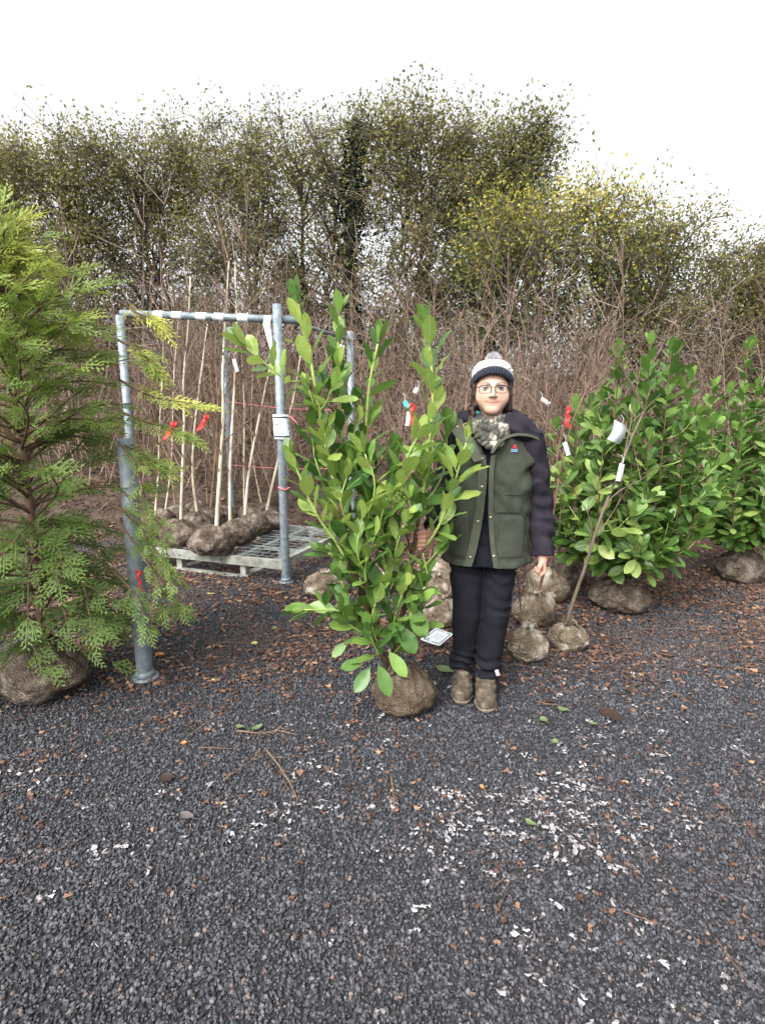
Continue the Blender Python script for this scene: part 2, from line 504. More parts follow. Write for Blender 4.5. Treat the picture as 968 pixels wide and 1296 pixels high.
M['yellow_leaf'] = leaf_mat('yellowing_leaf', [(0, (0.06, 0.085, 0.035)), (0.4, (0.12, 0.15, 0.05)), (0.65, (0.34, 0.32, 0.07)), (1, (0.75, 0.62, 0.11))], 0.55, 0.55)
M['ivy'] = leaf_mat('ivy_leaf', [(0, (0.014, 0.026, 0.014)), (1, (0.045, 0.07, 0.035))], 0.15, 0.45)
M['twig'] = leaf_mat('bare_twig', [(0, (0.075, 0.047, 0.034)), (0.5, (0.165, 0.115, 0.088)), (1, (0.31, 0.235, 0.185))], 0, 0.8, spec=0.15)
M['litter'] = leaf_mat('fallen_leaf_brown', [(0, (0.04, 0.022, 0.016)), (0.5, (0.1, 0.052, 0.036)), (0.9, (0.18, 0.1, 0.064)), (1, (0.32, 0.2, 0.12))], 0.1, 0.7)
M['white_bits'] = leaf_mat('white_scraps', [(0, (0.12, 0.1, 0.098)), (0.5, (0.25, 0.23, 0.235)), (1, (0.47, 0.465, 0.48))], 0.1, 0.6)
M['leaf_green_dead'] = plain('fallen_green_leaf', (0.11, 0.15, 0.06), 0.5)
M['leaf_orange'] = plain('fallen_orange_leaf', (0.34, 0.15, 0.05), 0.6)
M['leaf_yellow'] = plain('fallen_yellow_leaf', (0.36, 0.31, 0.1), 0.6)
M['straw'] = surf('dry_straw', (0.09, 0.05, 0.03), (0.24, 0.16, 0.1), 20, 0.8, 0.2)
M['paper'] = plain('white_label', (0.6, 0.66, 0.69), 0.4)
M['ink'] = plain('black_print', (0.03, 0.035, 0.04), 0.5)
M['ink_red'] = plain('red_print', (0.6, 0.12, 0.14), 0.5)
M['ink_blue'] = plain('blue_grey_print', (0.28, 0.34, 0.42), 0.5)
M['pink'] = plain('pink_string', (0.75, 0.2, 0.25), 0.6)
M['red'] = plain('red_ribbon', (0.75, 0.03, 0.025), 0.5)
M['teal'] = plain('teal_tag', (0.1, 0.45, 0.4), 0.5)
M['grey_tag'] = plain('grey_tag', (0.5, 0.46, 0.44), 0.5)

# ------------------------------------------------------------------ setting: ground, gravel, earth bank
mb = MB()
S_ = 150
mb.add([[-S_, -S_, -0.004], [S_, -S_, -0.004], [S_, S_, -0.004], [-S_, S_, -0.004]], [[0, 1, 2, 3]])
tag(mb.build('ground', M['ground'], smooth=False), kind='structure')


def bank_z(x, y):
    s = np.interp(y, [5.9, 6.3, 7.0, 8.2, 9.4, 11, 40], [-0.02, 0.08, 0.5, 1.05, 1.9, 2.3, 2.3])
    n = vnoise(x * 0.9 + 3, y * 0.9, 1.5) - 0.5 + 0.45 * (vnoise(x * 3.1, y * 3.1, 4.5) - 0.5) + 0.25 * (vnoise(x * 9, y * 9, 7.5) - 0.5)
    return s + n * (0.32 * np.clip((y - 6.0) / 0.9, 0, 1) + 0.9 * np.clip((y - 9.0) / 2.0, 0, 1))


gx = np.linspace(-16, 16, 330)
gy = np.concatenate([np.linspace(5.9, 9.6, 80), np.linspace(10, 40, 16)])
GX, GY = np.meshgrid(gx, gy)
GZ = bank_z(GX, GY)
nx, ny = len(gx), len(gy)
i, j = np.meshgrid(np.arange(nx - 1), np.arange(ny - 1))
b0 = (j * nx + i).ravel()
tag(link('earth_bank', np_mesh('earth_bank', np.stack([GX.ravel(), GY.ravel(), GZ.ravel()], 1), np.stack([b0, b0 + 1, b0 + nx + 1, b0 + nx], 1), None, M['soil'])), kind='structure')

# crushed dark stone, scattered as instances
npts = 400000
yy = np.sqrt(RNG.random(npts) * (6.5 ** 2 - 0.75 ** 2) + 0.75 ** 2)
xx = (RNG.random(npts) - 0.5) * 2 * (0.74 * yy + 0.55)
keep = RNG.random(npts) < np.interp(yy, [0.7, 3.2, 5.0, 6.5], [1, 1, 0.6, 0.35])
keep &= RNG.random(npts) > np.clip((yy - 4.3) / 1.6, 0, 1) * np.clip((vnoise(xx * 1.5, yy * 1.5, 8.1) - .2) * 2.2, 0, 1)
ye = np.sqrt(RNG.random(90000) * (2.3 ** 2 - 0.75 ** 2) + 0.75 ** 2); xe = (RNG.random(90000) - 0.5) * 2 * (0.74 * ye + 0.55)
ke = RNG.random(90000) < np.clip((2.3 - ye) / 1.3, 0, 1) * .9; xe, ye = xe[ke], ye[ke]
xx, yy = np.concatenate([xx[keep], xe]), np.concatenate([yy[keep], ye])
zz = RNG.random(len(xx)) ** 2 * 0.005 - 0.002
gme = bpy.data.meshes.new('gravel')
gme.vertices.add(len(xx))
gme.vertices.foreach_set('co', np.stack([xx, yy, zz], 1).astype(np.float32).ravel())
a = gme.attributes.new('rot', 'FLOAT_VECTOR', 'POINT')
a.data.foreach_set('vector', (RNG.random((len(xx), 3)) * 6.283).astype(np.float32).ravel())
a = gme.attributes.new('scl', 'FLOAT_VECTOR', 'POINT')
s0 = (0.0034 + 0.0052 * RNG.random(len(xx)) ** 2.8)[:, None] * np.interp(yy, [1, 3, 6.5], [1, 1.05, 1.35])[:, None]
a.data.foreach_set('vector', (s0 * (A(1.15, 0.95, 0.62) + 0.3 * (RNG.random((len(xx), 3)) - 0.5))).astype(np.float32).ravel())

tint = np.clip((vnoise(xx * 1.3 + 5, yy * 1.3, 3.3) * .6 + vnoise(xx * 5, yy * 5, 6.3) * .4 - .42) * 5, 0, 1) * np.interp(yy, [2.4, 3.2, 4.5], [.12, .8, 1])
a = gme.attributes.new('tint', 'FLOAT', 'POINT'); a.data.foreach_set('value', (tint * RNG.random(len(xx))).astype(np.float32))
mg, nt, out = new_mat('dark_crushed_stone')
oi = N(nt, 'ShaderNodeObjectInfo')
colr = ramp(nt, oi.outputs['Random'], [(0.0, (0.019, 0.019, 0.022)), (0.4, (0.036, 0.037, 0.044)), (0.8, (0.058, 0.059, 0.07)), (0.95, (0.095, 0.095, 0.107)), (1.0, (0.15, 0.105, 0.085))])
p = N(nt, 'ShaderNodeBsdfPrincipled', Roughness=0.55)
p.inputs['Specular IOR Level'].default_value = 0.45
at_ = N(nt, 'ShaderNodeAttribute', attribute_name='tint'); at_.attribute_type = 'INSTANCER'
mxt = N(nt, 'ShaderNodeMix', data_type='RGBA'); nt.links.new(at_.outputs['Fac'], mxt.inputs[0]); nt.links.new(colr, mxt.inputs[6]); mxt.inputs[7].default_value = (.085, .05, .036, 1)
nt.links.new(mxt.outputs[2], p.inputs['Base Color'])
nt.links.new(p.outputs[0], out.inputs[0])
M['stone'] = mg

gob = link('gravel', gme)
tag(gob, kind='stuff')
ng = bpy.data.node_groups.new('scatter_gravel', 'GeometryNodeTree')
ng.interface.new_socket('Geometry', in_out='INPUT', socket_type='NodeSocketGeometry')
ng.interface.new_socket('Geometry', in_out='OUTPUT', socket_type='NodeSocketGeometry')
gi = ng.nodes.new('NodeGroupInput'); go = ng.nodes.new('NodeGroupOutput')
ico = ng.nodes.new('GeometryNodeMeshIcoSphere'); ico.inputs['Subdivisions'].default_value = 1; ico.inputs['Radius'].default_value = 1
sm = ng.nodes.new('GeometryNodeSetMaterial'); sm.inputs['Material'].default_value = mg
sp = ng.nodes.new('GeometryNodeSetPosition')
rv = ng.nodes.new('FunctionNodeRandomValue'); rv.data_type = 'FLOAT_VECTOR'
rv.inputs[0].default_value = (-0.2, -0.2, -0.2); rv.inputs[1].default_value = (0.2, 0.2, 0.2)
iop = ng.nodes.new('GeometryNodeInstanceOnPoints')
ar = ng.nodes.new('GeometryNodeInputNamedAttribute'); ar.data_type = 'FLOAT_VECTOR'; ar.inputs['Name'].default_value = 'rot'
asn = ng.nodes.new('GeometryNodeInputNamedAttribute'); asn.data_type = 'FLOAT_VECTOR'; asn.inputs['Name'].default_value = 'scl'
e2r = ng.nodes.new('FunctionNodeEulerToRotation')
K = ng.links.new
K(gi.outputs[0], iop.inputs['Points']); K(ico.outputs[0], sp.inputs[0]); K(rv.outputs[0], sp.inputs['Offset']); K(sp.outputs[0], sm.inputs[0]); K(sm.outputs[0], iop.inputs['Instance'])
K(ar.outputs[0], e2r.inputs[0]); K(e2r.outputs[0], iop.inputs['Rotation']); K(asn.outputs[0], iop.inputs['Scale'])
K(iop.outputs[0], go.inputs[0])
md = gob.modifiers.new('scatter', 'NODES'); md.node_group = ng
gme.materials.append(mg)

# ------------------------------------------------------------------ hedge trees behind the yard
def rnd_dirs(n):
    return unit(RNG.normal(size=(n, 3)))


def top_height(x):
    return float(np.interp(x, [-9, -6, -3, 0, 2.0, 3.0, 3.9, 5.0, 9], [5.0, 5.5, 5.6, 5.9, 5.6, 5.3, 4.7, 4.0, 3.9]))


def hedge_tree(name, x, y, ht, label, leafmat, lo, nclump, nleaf, spread, trunk_r, lean=0.0, barkm='bark', size=0.07, dens_top=1.5):
    zb = float(bank_z(np.array(x), np.array(y))) - 0.05
    root = empty(name, (x, y, zb), label, 'tree', 'trees of the tall hedge behind the yard')
    tr, lf = MB(), MB()
    nst = random.choice((2, 3, 3)) if trunk_r < 0.1 else 1
    stems = []
    for k in range(nst):
        a = random.uniform(-0.35, 0.35) + lean
        pts = [[0.05 * k, 0, 0]]
        zt = ht - zb
        for q in range(1, 6):
            f = q / 5
            pts.append([0.08 * k + a * f * zt * 0.35 + random.gauss(0, 0.06), random.gauss(0, 0.12), zt * 0.92 * f])
        P = spline(pts, 16)
        tr.tube(P, np.linspace(trunk_r, trunk_r * 0.15, 16), 6)
        stems.append(P)
    zt = ht - zb
    C, Dn, Ln = [], [], []
    for c in range(int(nclump * 1.8)):
        P = stems[c % nst]
        f = random.random() ** (1 / dens_top)
        z = lo - .45 - zb + (zt - (lo - .45 - zb)) * f
        w = spread * (1.0 - 0.55 * max(0, f - 0.55) / 0.45)
        w = max(w, spread * .8); cx = np.interp(z, P[:, 2], P[:, 0]) * .6 + random.uniform(-w, w)
        cy = random.uniform(-0.55, 0.55)
        cc = A(cx, cy, z)
        # limb to the clump
        zi = max(0.4, z - random.uniform(0.4, 1.1))
        b = A(np.interp(zi, P[:, 2], P[:, 0]), np.interp(zi, P[:, 2], P[:, 1]), zi)
        mid = (b + cc) / 2 + A(random.gauss(0, 0.08), random.gauss(0, 0.08), random.uniform(0, 0.12))
        tr.tube(spline([b, mid, cc], 5), np.linspace(trunk_r * 0.28 + 0.004, 0.004, 5), 4, cap=False)
        n = int(nleaf * 1.25 * random.uniform(0.4, 1.5))
        rad = random.uniform(0.18, 0.42)
        pos = cc + rnd_dirs(n) * (RNG.random(n) ** 0.45)[:, None] * A(rad, rad * 0.9, rad * 0.85) * 1.75
        C.append(pos)
        # twiglets
        k = max(3, n // 9)
        tr.prisms(np.repeat(cc[None], k, 0) + RNG.normal(size=(k, 3)) * 0.05, pos[:k], 0.005, 0.0025)
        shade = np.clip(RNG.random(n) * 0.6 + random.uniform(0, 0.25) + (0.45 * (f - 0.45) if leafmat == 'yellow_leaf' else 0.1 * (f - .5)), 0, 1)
        Ln.append(shade)
    C = np.concatenate(C); n = len(C)
    D = unit(RNG.normal(size=(n, 3)) + A(0, 0, 0.2)); Nn = unit(RNG.normal(size=(n, 3)) + A(0, -0.4, 0.9))
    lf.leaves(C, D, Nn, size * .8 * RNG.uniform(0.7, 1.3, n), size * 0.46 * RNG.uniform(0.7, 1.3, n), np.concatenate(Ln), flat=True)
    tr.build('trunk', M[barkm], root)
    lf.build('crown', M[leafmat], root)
    return root


HT = [
    # x, y, height offset, label, leaf, lowest leaf, clumps, leaves, spread, trunk, lean, bark, size
    (-8.2, 8.9, 0.0, 'olive green hedge tree past the end of the steel rack', 'hedge_leaf', 2.6, 60, 120, 0.95, 0.05, 0.0, 'bark', 0.075),
    (-6.6, 9.2, 0.1, 'olive green hedge tree behind the drooping cypress', 'hedge_leaf', 2.6, 66, 125, 0.95, 0.05, 0.05, 'bark', 0.075),
    (-5.1, 8.8, -0.1, 'thin hedge tree flecked with yellow leaves above the rack bar', 'hedge_leaf', 2.5, 66, 120, 0.95, 0.045, -0.05, 'bark', 0.07),
    (-3.7, 9.3, 0.1, 'multi-stemmed hedge tree with small olive leaves behind the birches', 'hedge_leaf', 2.4, 64, 120, 0.9, 0.045, 0.05, 'bark', 0.065),
    (-2.3, 9.0, 0.0, 'slender grey-stemmed hedge tree between the birches and the ivy-dark trunk', 'hedge_leaf', 2.4, 60, 120, 0.9, 0.04, 0.0, 'bark', 0.065),
    (-1.2, 9.3, 0.2, 'leaning pale-barked hedge tree beside the ivy-dark trunk', 'hedge_leaf', 2.9, 54, 120, 0.9, 0.055, 0.12, 'bark', 0.065),
    (0.5, 9.2, 0.2, 'olive hedge tree right behind the top of the tall laurel', 'hedge_leaf', 2.5, 66, 130, 0.95, 0.05, 0.0, 'bark', 0.07),
    (1.7, 9.5, 0.3, 'dark leafy hedge tree rising above the yellowing one', 'hedge_leaf', 3.2, 66, 130, 0.95, 0.11, 0.1, 'bark_dark', 0.075),
    (2.0, 8.4, -1.0, 'yellowing broad hedge tree above the bobble hat', 'yellow_leaf', 3.0, 54, 70, 1.05, 0.045, 0.0, 'bark', 0.08),
    (3.2, 8.6, -0.5, 'yellow-tipped hedge tree standing against the open sky', 'yellow_leaf', 2.7, 46, 62, 0.9, 0.04, 0.1, 'bark', 0.075),
    (4.3, 9.1, 0.0, 'low open hedge tree thinning out against the white sky', 'hedge_leaf', 2.3, 50, 95, 0.85, 0.045, 0.0, 'bark', 0.07),
    (5.7, 8.9, 0.0, 'low rounded hedge tree behind the dense laurels', 'hedge_leaf', 2.2, 56, 100, 0.9, 0.045, 0.0, 'bark', 0.07),
    (7.2, 9.2, 0.1, 'low olive hedge tree beyond the last laurel', 'hedge_leaf', 2.2, 58, 105, 0.95, 0.045, 0.0, 'bark', 0.075),
    (8.7, 9.0, 0.0, 'short hedge tree closing the row beyond the laurels', 'hedge_leaf', 2.2, 56, 105, 0.95, 0.045, 0.0, 'bark', 0.075),
]
for (x, y, dh, lab, lm, lo, nc, nl, spd, tr_, ln, bk, sz) in HT:
    hedge_tree('hedge_tree', x, y, top_height(x) + dh, lab, lm, lo, nc, nl, spd, tr_, ln, bk, sz)

# ivy-clad trunk
ix, iy = -0.52, 9.0
iz = float(bank_z(np.array(ix), np.array(iy)))
iv = empty('ivy_clad_tree', (ix, iy, iz - 0.05), 'thick dark trunk wrapped in ivy behind the tall laurel', 'tree')
t_, l_ = MB(), MB()
P = spline([[0, 0, 0], [0.03, 0, 1.2], [-0.03, 0, 2.2], [0.05, 0, 3.2], [0.12, 0, 4.3]], 16)
t_.tube(P, np.linspace(0.12, 0.05, 16), 8)
for s in (-1, 1, 0.4):
    t_.tube(spline([P[10], P[11] + A(0.3 * s, 0.05, 0.4), P[12] + A(0.75 * s, 0, 0.9)], 6), np.linspace(0.05, 0.02, 6), 6)
t_.build('trunk', M['bark_dark'], iv)
n = 2600
ti = RNG.random(n)
c = np.stack([np.interp(ti, np.linspace(0, 1, 16), P[:, k]) for k in range(3)], 1)
an = RNG.random(n) * 6.283
rr = np.abs(RNG.normal(0.13, 0.06, n))
c = c + np.stack([np.cos(an) * rr, np.sin(an) * rr, RNG.normal(0, .03, n)], 1)
l_.leaves(c, np.stack([np.cos(an), np.sin(an), -0.6 + 0 * an], 1) + 0.4 * RNG.normal(size=(n, 3)), np.stack([np.cos(an), np.sin(an), 0.8 + 0 * an], 1), 0.07, 0.06, RNG.random(n))
l_.build('ivy', M['ivy'], iv)

# bare twig thicket on the bank: nobody could count it
th = MB()
def thicket(n, y0, y1, hmin, hmax, r0, ntw, xr=9.5):
    X = RNG.uniform(-9.5, xr, n); Y = RNG.uniform(y0, y1, n)
    Zb = bank_z(X, Y) - 0.05
    Hh = RNG.uniform(hmin, hmax, n)
    lean = RNG.normal(size=(n, 2)) * 0.2
    cur = np.stack([X, Y, Zb], 1)
    d = unit(np.stack([lean[:, 0], lean[:, 1] * 0.6, np.ones(n)], 1))
    sh = RNG.random(n)
    segs = 6
    nodes = [cur]
    for k in range(segs):
        d = unit(d + RNG.normal(size=(n, 3)) * A(0.15, 0.09, 0.03))
        nxt = cur + d * (Hh / segs)[:, None]
        th.prisms(cur, nxt, r0 * (1 - k / segs * 0.8), r0 * (1 - (k + 1) / segs * 0.8), 3, sh)
        cur = nxt
        nodes.append(cur)
    for k in range(ntw):
        s = RNG.integers(1, segs, n)
        f = RNG.random(n)[:, None]
        NA = np.stack(nodes)
        b = NA[s, np.arange(n)] * (1 - f) + NA[s + 1, np.arange(n)] * f
        dd = unit(RNG.normal(size=(n, 3)) * A(0.95, 0.5, 0.5) + A(0, 0, 0.6))
        L1 = RNG.uniform(0.12, 0.5, n)[:, None]
        m = b + dd * L1 * 0.5
        e = m + unit(dd + RNG.normal(size=(n, 3)) * 0.4) * L1 * 0.6
        th.prisms(b, m, r0 * 0.42, r0 * 0.32, 3, sh)
        th.prisms(m, e, r0 * 0.32, r0 * 0.18, 3, sh)
thicket(560, 6.9, 7.8, 0.9, 2.5, 0.007, 12)
thicket(1000, 7.8, 9.3, 1.0, 2.3, 0.008, 13)
thicket(520, 9.3, 10.6, 0.8, 2.2, 0.010, 10)
thicket(190, 8.0, 9.3, 2.2, 3.5, 0.008, 9, 3.0)
tag(th.build('bare_twig_thicket', M['twig'], smooth=False), 'tangle of bare brown twigs covering the earth bank', 'thicket', kind='stuff')

# dead leaves, low ivy and crossing sticks on the bank
bl = MB()
n = 9000
X = RNG.uniform(-9, 9, n); Y = 6.05 + 3.2 * RNG.random(n) ** 1.3
Cb = np.stack([X, Y, bank_z(X, Y) + RNG.uniform(0, 0.03, n)], 1)
bl.leaves(Cb, unit(RNG.normal(size=(n, 3)) * A(1, 1, 0.3)), unit(RNG.normal(size=(n, 3)) * 0.5 + A(0, -0.4, 1)), RNG.uniform(0.03, 0.075, n), RNG.uniform(0.02, 0.05, n), RNG.random(n) ** 1.5)
n = 1500
P0 = np.stack([RNG.uniform(-9, 9, n), RNG.uniform(6.5, 8.8, n), np.zeros(n)], 1); P0[:, 2] = bank_z(P0[:, 0], P0[:, 1]) + RNG.uniform(0, 0.5, n)
bl.prisms(P0, P0 + unit(RNG.normal(size=(n, 3)) * A(1, 0.5, 0.5)) * RNG.uniform(0.15, 0.6, n)[:, None], 0.004, 0.002, 3, 0.75 + 0.25 * RNG.random(n))
tag(bl.build('bank_leaf_litter', M['litter'], smooth=False), 'dead brown leaves and sticks strewn over the earth bank', 'leaf litter', kind='stuff')
bi = MB()
for q in range(60):
    cx, cy = random.uniform(-8, 8), random.uniform(7.0, 8.8)
    n = random.randint(15, 60)
    c = np.stack([cx + RNG.normal(0, .16, n), cy + RNG.normal(0, .12, n), np.zeros(n)], 1)
    c[:, 2] = bank_z(c[:, 0], c[:, 1]) + np.abs(RNG.normal(0, .28, n))
    bi.leaves(c, RNG.normal(size=(n, 3)), RNG.normal(size=(n, 3)) + A(0, -0.7, 0.7), 0.07, 0.05, RNG.random(n))
for q in range(130):
    cx, cy = random.uniform(-10, 10), random.uniform(9.2, 10.8)
    n = random.randint(40, 130)
    c = np.stack([cx + RNG.normal(0, .3, n), cy + RNG.normal(0, .2, n), np.zeros(n)], 1)
    c[:, 2] = bank_z(c[:, 0], c[:, 1]) + np.minimum(np.abs(RNG.normal(0, .75, n)), 1.3)
    bi.leaves(c, RNG.normal(size=(n, 3)), RNG.normal(size=(n, 3)) + A(0, -0.7, 0.7), 0.075, 0.045, RNG.random(n) * .8, flat=True)
tag(bi.build('ground_ivy', M['hedge_leaf'], smooth=False), 'scattered low green leaves among the bare twigs', 'ground cover', kind='stuff')

# taller bare saplings that can be picked out in front of the hedge
SAP = [(-3.35, 7.6, 3.6, .1), (-2.7, 7.4, 3.9, -.05), (-2.05, 7.7, 3.7, .12), (-1.35, 7.5, 3.4, .06), (-0.15, 7.6, 3.2, -.1), (0.55, 7.4, 2.9, .08),
       (1.25, 7.5, 3.3, .14), (1.75, 7.3, 2.9, -.06), (2.25, 7.6, 3.1, .1), (2.9, 7.4, 2.8, .15), (3.4, 7.7, 3.0, -.08), (-4.3, 7.5, 3.5, .05), (-5.2, 7.7, 3.4, -.1), (4.6, 7.6, 2.7, .05), (5.5, 7.5, 2.8, -.1)]
for (x, y, h_, ln) in SAP:
    zb = float(bank_z(np.array(x), np.array(y))) - 0.05
    r_ = empty('bare_sapling', (x, y, zb), 'tall thin leafless sapling rising from the twig-covered bank', 'sapling', 'bare saplings along the bank')
    s_ = MB(); b_ = MB()
    P = spline([[0, 0, 0], [ln * .4, 0, h_ * .3], [ln * 1.2 + random.gauss(0, .06), 0, h_ * .6], [ln * 2.2, 0, h_]], 12)
    s_.tube(P, np.linspace(0.016, 0.004, 12), 5)
    for k in range(16):
        b_ = MB()
        q = random.randint(3, 10)
        d = unit(A(random.gauss(0, .6), random.gauss(0, .35), random.uniform(.4, 1)))
        L_ = random.uniform(.2, .7)
        b_.tube([P[q], P[q] + d * L_ * .5, P[q] + d * L_ + A(random.gauss(0, .05), 0, .05)], [.006, .0045, .0025], 3, cap=False, r=random.uniform(.4, 1))
        b_.build('branch', M['twig'], r_)
    s_.build('stem', M['bark'], r_)

# ------------------------------------------------------------------ root-balled stock
def _ico(sub):
    import bmesh
    bm = bmesh.new(); bmesh.ops.create_icosphere(bm, subdivisions=sub, radius=1)
    V = np.array([v.co[:] for v in bm.verts]); T = np.array([[v.index for v in f.verts] for f in bm.faces])
    bm.free(); return V, T
ICO4 = _ico(4); ICO5 = _ico(5)


def ball_mesh(name, rx, ry, rz, mat, seed, neck=0.5, big=False, lump=0.13):
    """sacking-wrapped root ball, flat where it sits, gathered towards the neck; origin at its base"""
    V, T = ICO5
    s = seed * 3.17
    d = V.copy()
    az = np.arctan2(d[:, 1], d[:, 0])
    r = 1 + lump * 2 * (vnoise(d[:, 0] * 1.4 + s, d[:, 1] * 1.4 + s, d[:, 2] * 1.4 + 9) - 0.5) + lump * 0.9 * (vnoise(d[:, 0] * 3.5 + s, d[:, 1] * 3.5, d[:, 2] * 3.5 + s) - 0.5)
    # pleats running to the neck, stronger near the top
    up = np.clip((d[:, 2] - 0.05) / 0.95, 0, 1)
    pl = np.sin(az * 9 + 5 * vnoise(az * 1.2 + 20, d[:, 2] * 2 + 3, s) + s)
    pl2 = np.sin(az * 21 + d[:, 2] * 5 + s * 2 + 4 * vnoise(d[:, 0] * 3, d[:, 1] * 3, s))
    r += up * (0.06 * pl + 0.03 * pl2) + .018 * np.sin(9 * d[:, 0] + 7 * d[:, 2] + 8 * vnoise(d[:, 0] * 2 + s, d[:, 1] * 2, d[:, 2] * 2)) * (1 - up)
    for fq, am in ((2.3, .05), (5.0, .032), (10.0, .016)):
        nn_ = vnoise(d[:, 0] * fq + s * 1.7, d[:, 1] * fq + s, d[:, 2] * fq + 3 + s)
        r += am * (1 - np.abs(2 * nn_ - 1) - .5)
    P = d * r[:, None]
    P[:, 2] = np.where(P[:, 2] < 0, P[:, 2] * 0.85, P[:, 2])
    zmin = -0.62
    low = P[:, 2] < zmin
    P[low, 2] = zmin + (P[low, 2] - zmin) * 0.12
    top = up ** 6
    P[:, 2] += top * neck * 0.35
    P[:, 2] -= P[:, 2].min()
    P[:, 2] /= P[:, 2].max()
    P = P * A(rx, ry, 2 * rz)
    return np_mesh(name, P, None, T, mat)


def knot(parent, at, r, mat):
    """frayed gathered cloth round the stem"""
    k = MB()
    for q in range(9):
        a = q * 0.7 + random.random()
        d = A(math.cos(a), math.sin(a), 0)
        k.tube([at + d * r * 0.4, at + d * r + A(0, 0, r * .5), at + d * r * 1.5 + A(0, 0, r * random.uniform(-.4, .6))], [r * .5, r * .4, r * .12], 5)
    return k.build('gathered_cloth', mat, parent)


def birch(base, top_pts, r0, ball, label, ballz, seed, white=True, ribbon=None, group=None, twigs=20):
    """base: world point under ball; top_pts: world polyline of the stem starting in the ball"""
    root = empty('birch_sapling', base, label, 'sapling', group)
    rx, ry, rz = ball
    link('root_ball', ball_mesh('root_ball', rx, ry, rz, M['hess'], seed, .4), root)
    P = spline(np.array(top_pts) - base, 22)
    P = P + np.stack([.006 * np.sin(np.linspace(0, 9, 22) + seed), .004 * np.cos(np.linspace(0, 11, 22)), 0 * P[:, 0]], 1)
    s = MB(); s.tube(P, np.linspace(r0, r0 * .3, 22), 8)
    s.build('stem', M['bark_birch' if white else 'bark_tan'], root)
    for k in range(twigs):
        b = MB()
        q = random.randint(7, 21)
        d = unit(A(random.gauss(0, .45), random.gauss(0, .4), random.uniform(.6, 1.2)))
        L_ = random.uniform(.25, .8)
        e = P[q] + d * L_
        b.tube(spline([P[q], P[q] + d * L_ * .5 + A(random.gauss(0, .03), 0, 0), e], 5), np.linspace(.0055, .002, 5), 4, cap=False, r=random.uniform(.1, .8))
        for w in range(3):
            f = random.uniform(.3, .9)
            o = P[q] + d * L_ * f
            d2 = unit(d + A(random.gauss(0, .6), random.gauss(0, .4), .2))
            b.tube([o, o + d2 * random.uniform(.1, .35)], [.003, .0015], 3, cap=False, r=random.uniform(.1, .8))
        b.build('branch', M['twig'], root)
    if ribbon is not None:
        rb = MB()
        at = ribbon - base
        for dx in ((0, .0, 0), (.02, 0, .02)):
            o = at + A(*dx)
            pts = [o + A(.035, 0, .05), o + A(.02, -.01, .02), o + A(-.015, 0, -.03), o + A(-.04, .0, -.075)]
            PP = spline(pts, 8)
            w = A(.03, -.008, .012)
            V = np.concatenate([PP - w, PP + w]); Q = [[k, k + 1, 8 + k + 1, 8 + k] for k in range(7)]
            rb.add(V, Q)
        rb.tube([at + A(.03, 0, .05), at + A(.05, 0, .06)], [.026, .03], 8)
        rb.build('ribbon', M['red'], root)
    return root


# ---- steel stillage on the left: deck frame, mesh, corner posts and a top bar
ang = math.radians(-20)
FD = A(math.cos(ang), math.sin(ang), 0); SD = A(-math.sin(ang), math.cos(ang), 0)
FR = A(-0.86, 4.40, 0); WD, DP, ZT, CH = 1.5, 1.42, 0.195, 0.075
st = empty('steel_stillage', FR - FD * WD / 2 + SD * DP / 2, 'galvanised steel stillage with mesh deck, corner posts and top bar', 'rack')
AX = np.stack([FD, SD, A(0, 0, 1)])
O = FR - A(*st.location)
def sp_(u, v, z): return O - FD * u + SD * v + A(0, 0, z)      # u leftwards from the front right corner, v backwards
for (u0, v0, u1, v1, wdt) in ((0, 0, WD, 0, .05), (0, DP, WD, DP, .05)):
    m = MB(); m.box(sp_(WD / 2, v0 + (.025 if v0 == 0 else -.025), ZT - CH / 2), (WD, .05, CH), axes=AX)
    rail = m.build('deck_rail', M['steel_old'], st, smooth=False)
    if v0 == 0:
        for uu in (.62, 1.08):
            h_ = MB(); c_ = sp_(uu, -.0015, ZT - CH * .55)
            h_.tube([c_ + SD * .002, c_ - SD * .001], [.009, .009], 10)
            h_.build('bolt_hole', M['ink'], rail)
for u in (0, .5, 1.0, WD):
    m = MB(); uu = min(max(u, .025), WD - .025)
    m.box(sp_(uu, DP / 2, ZT - CH / 2 - (.004 if 0 < u < WD else 0)), (.05 if u in (0, WD) else .035, DP - .104, CH if u in (0, WD) else .05), axes=AX)
    m.build('deck_rail', M['steel_old'], st, smooth=False)
for v in (.48, .95):
    m = MB(); m.box(sp_(WD / 2, v, ZT - .032), (WD - .104, .03, .03), axes=AX); m.build('cross_bar', M['steel_old'], st, smooth=False)
for k in range(1, 15):
    m = MB(); u = k * WD / 15; m.tube([sp_(u, .05, ZT - .006), sp_(u, DP - .05, ZT - .006)], .003, 5); m.build('mesh_wire', M['steel'], st)
for k in range(1, 14):
    m = MB(); v = k * DP / 14; m.tube([sp_(.05, v, ZT + .001), sp_(WD - .05, v, ZT + .001)], .003, 5); m.build('mesh_wire', M['steel'], st)
for u in (.42, 1.12):       # fork skids
    m = MB()
    m.box(sp_(u + .0, DP / 2, .012), (.09, DP - .06, .02), axes=AX)
    for v in (.06, DP / 2, DP - .06): m.box(sp_(u, v, (ZT - CH + .022) / 2), (.055, .06, ZT - CH - .022), axes=AX)
    m.build('fork_skid', M['steel_old'], st, smooth=False)
m = MB(); m.box(sp_(.78, .035, .0095), (.62, .06, .015), axes=AX); m.build('fork_skid', M['steel_old'], st, smooth=False)

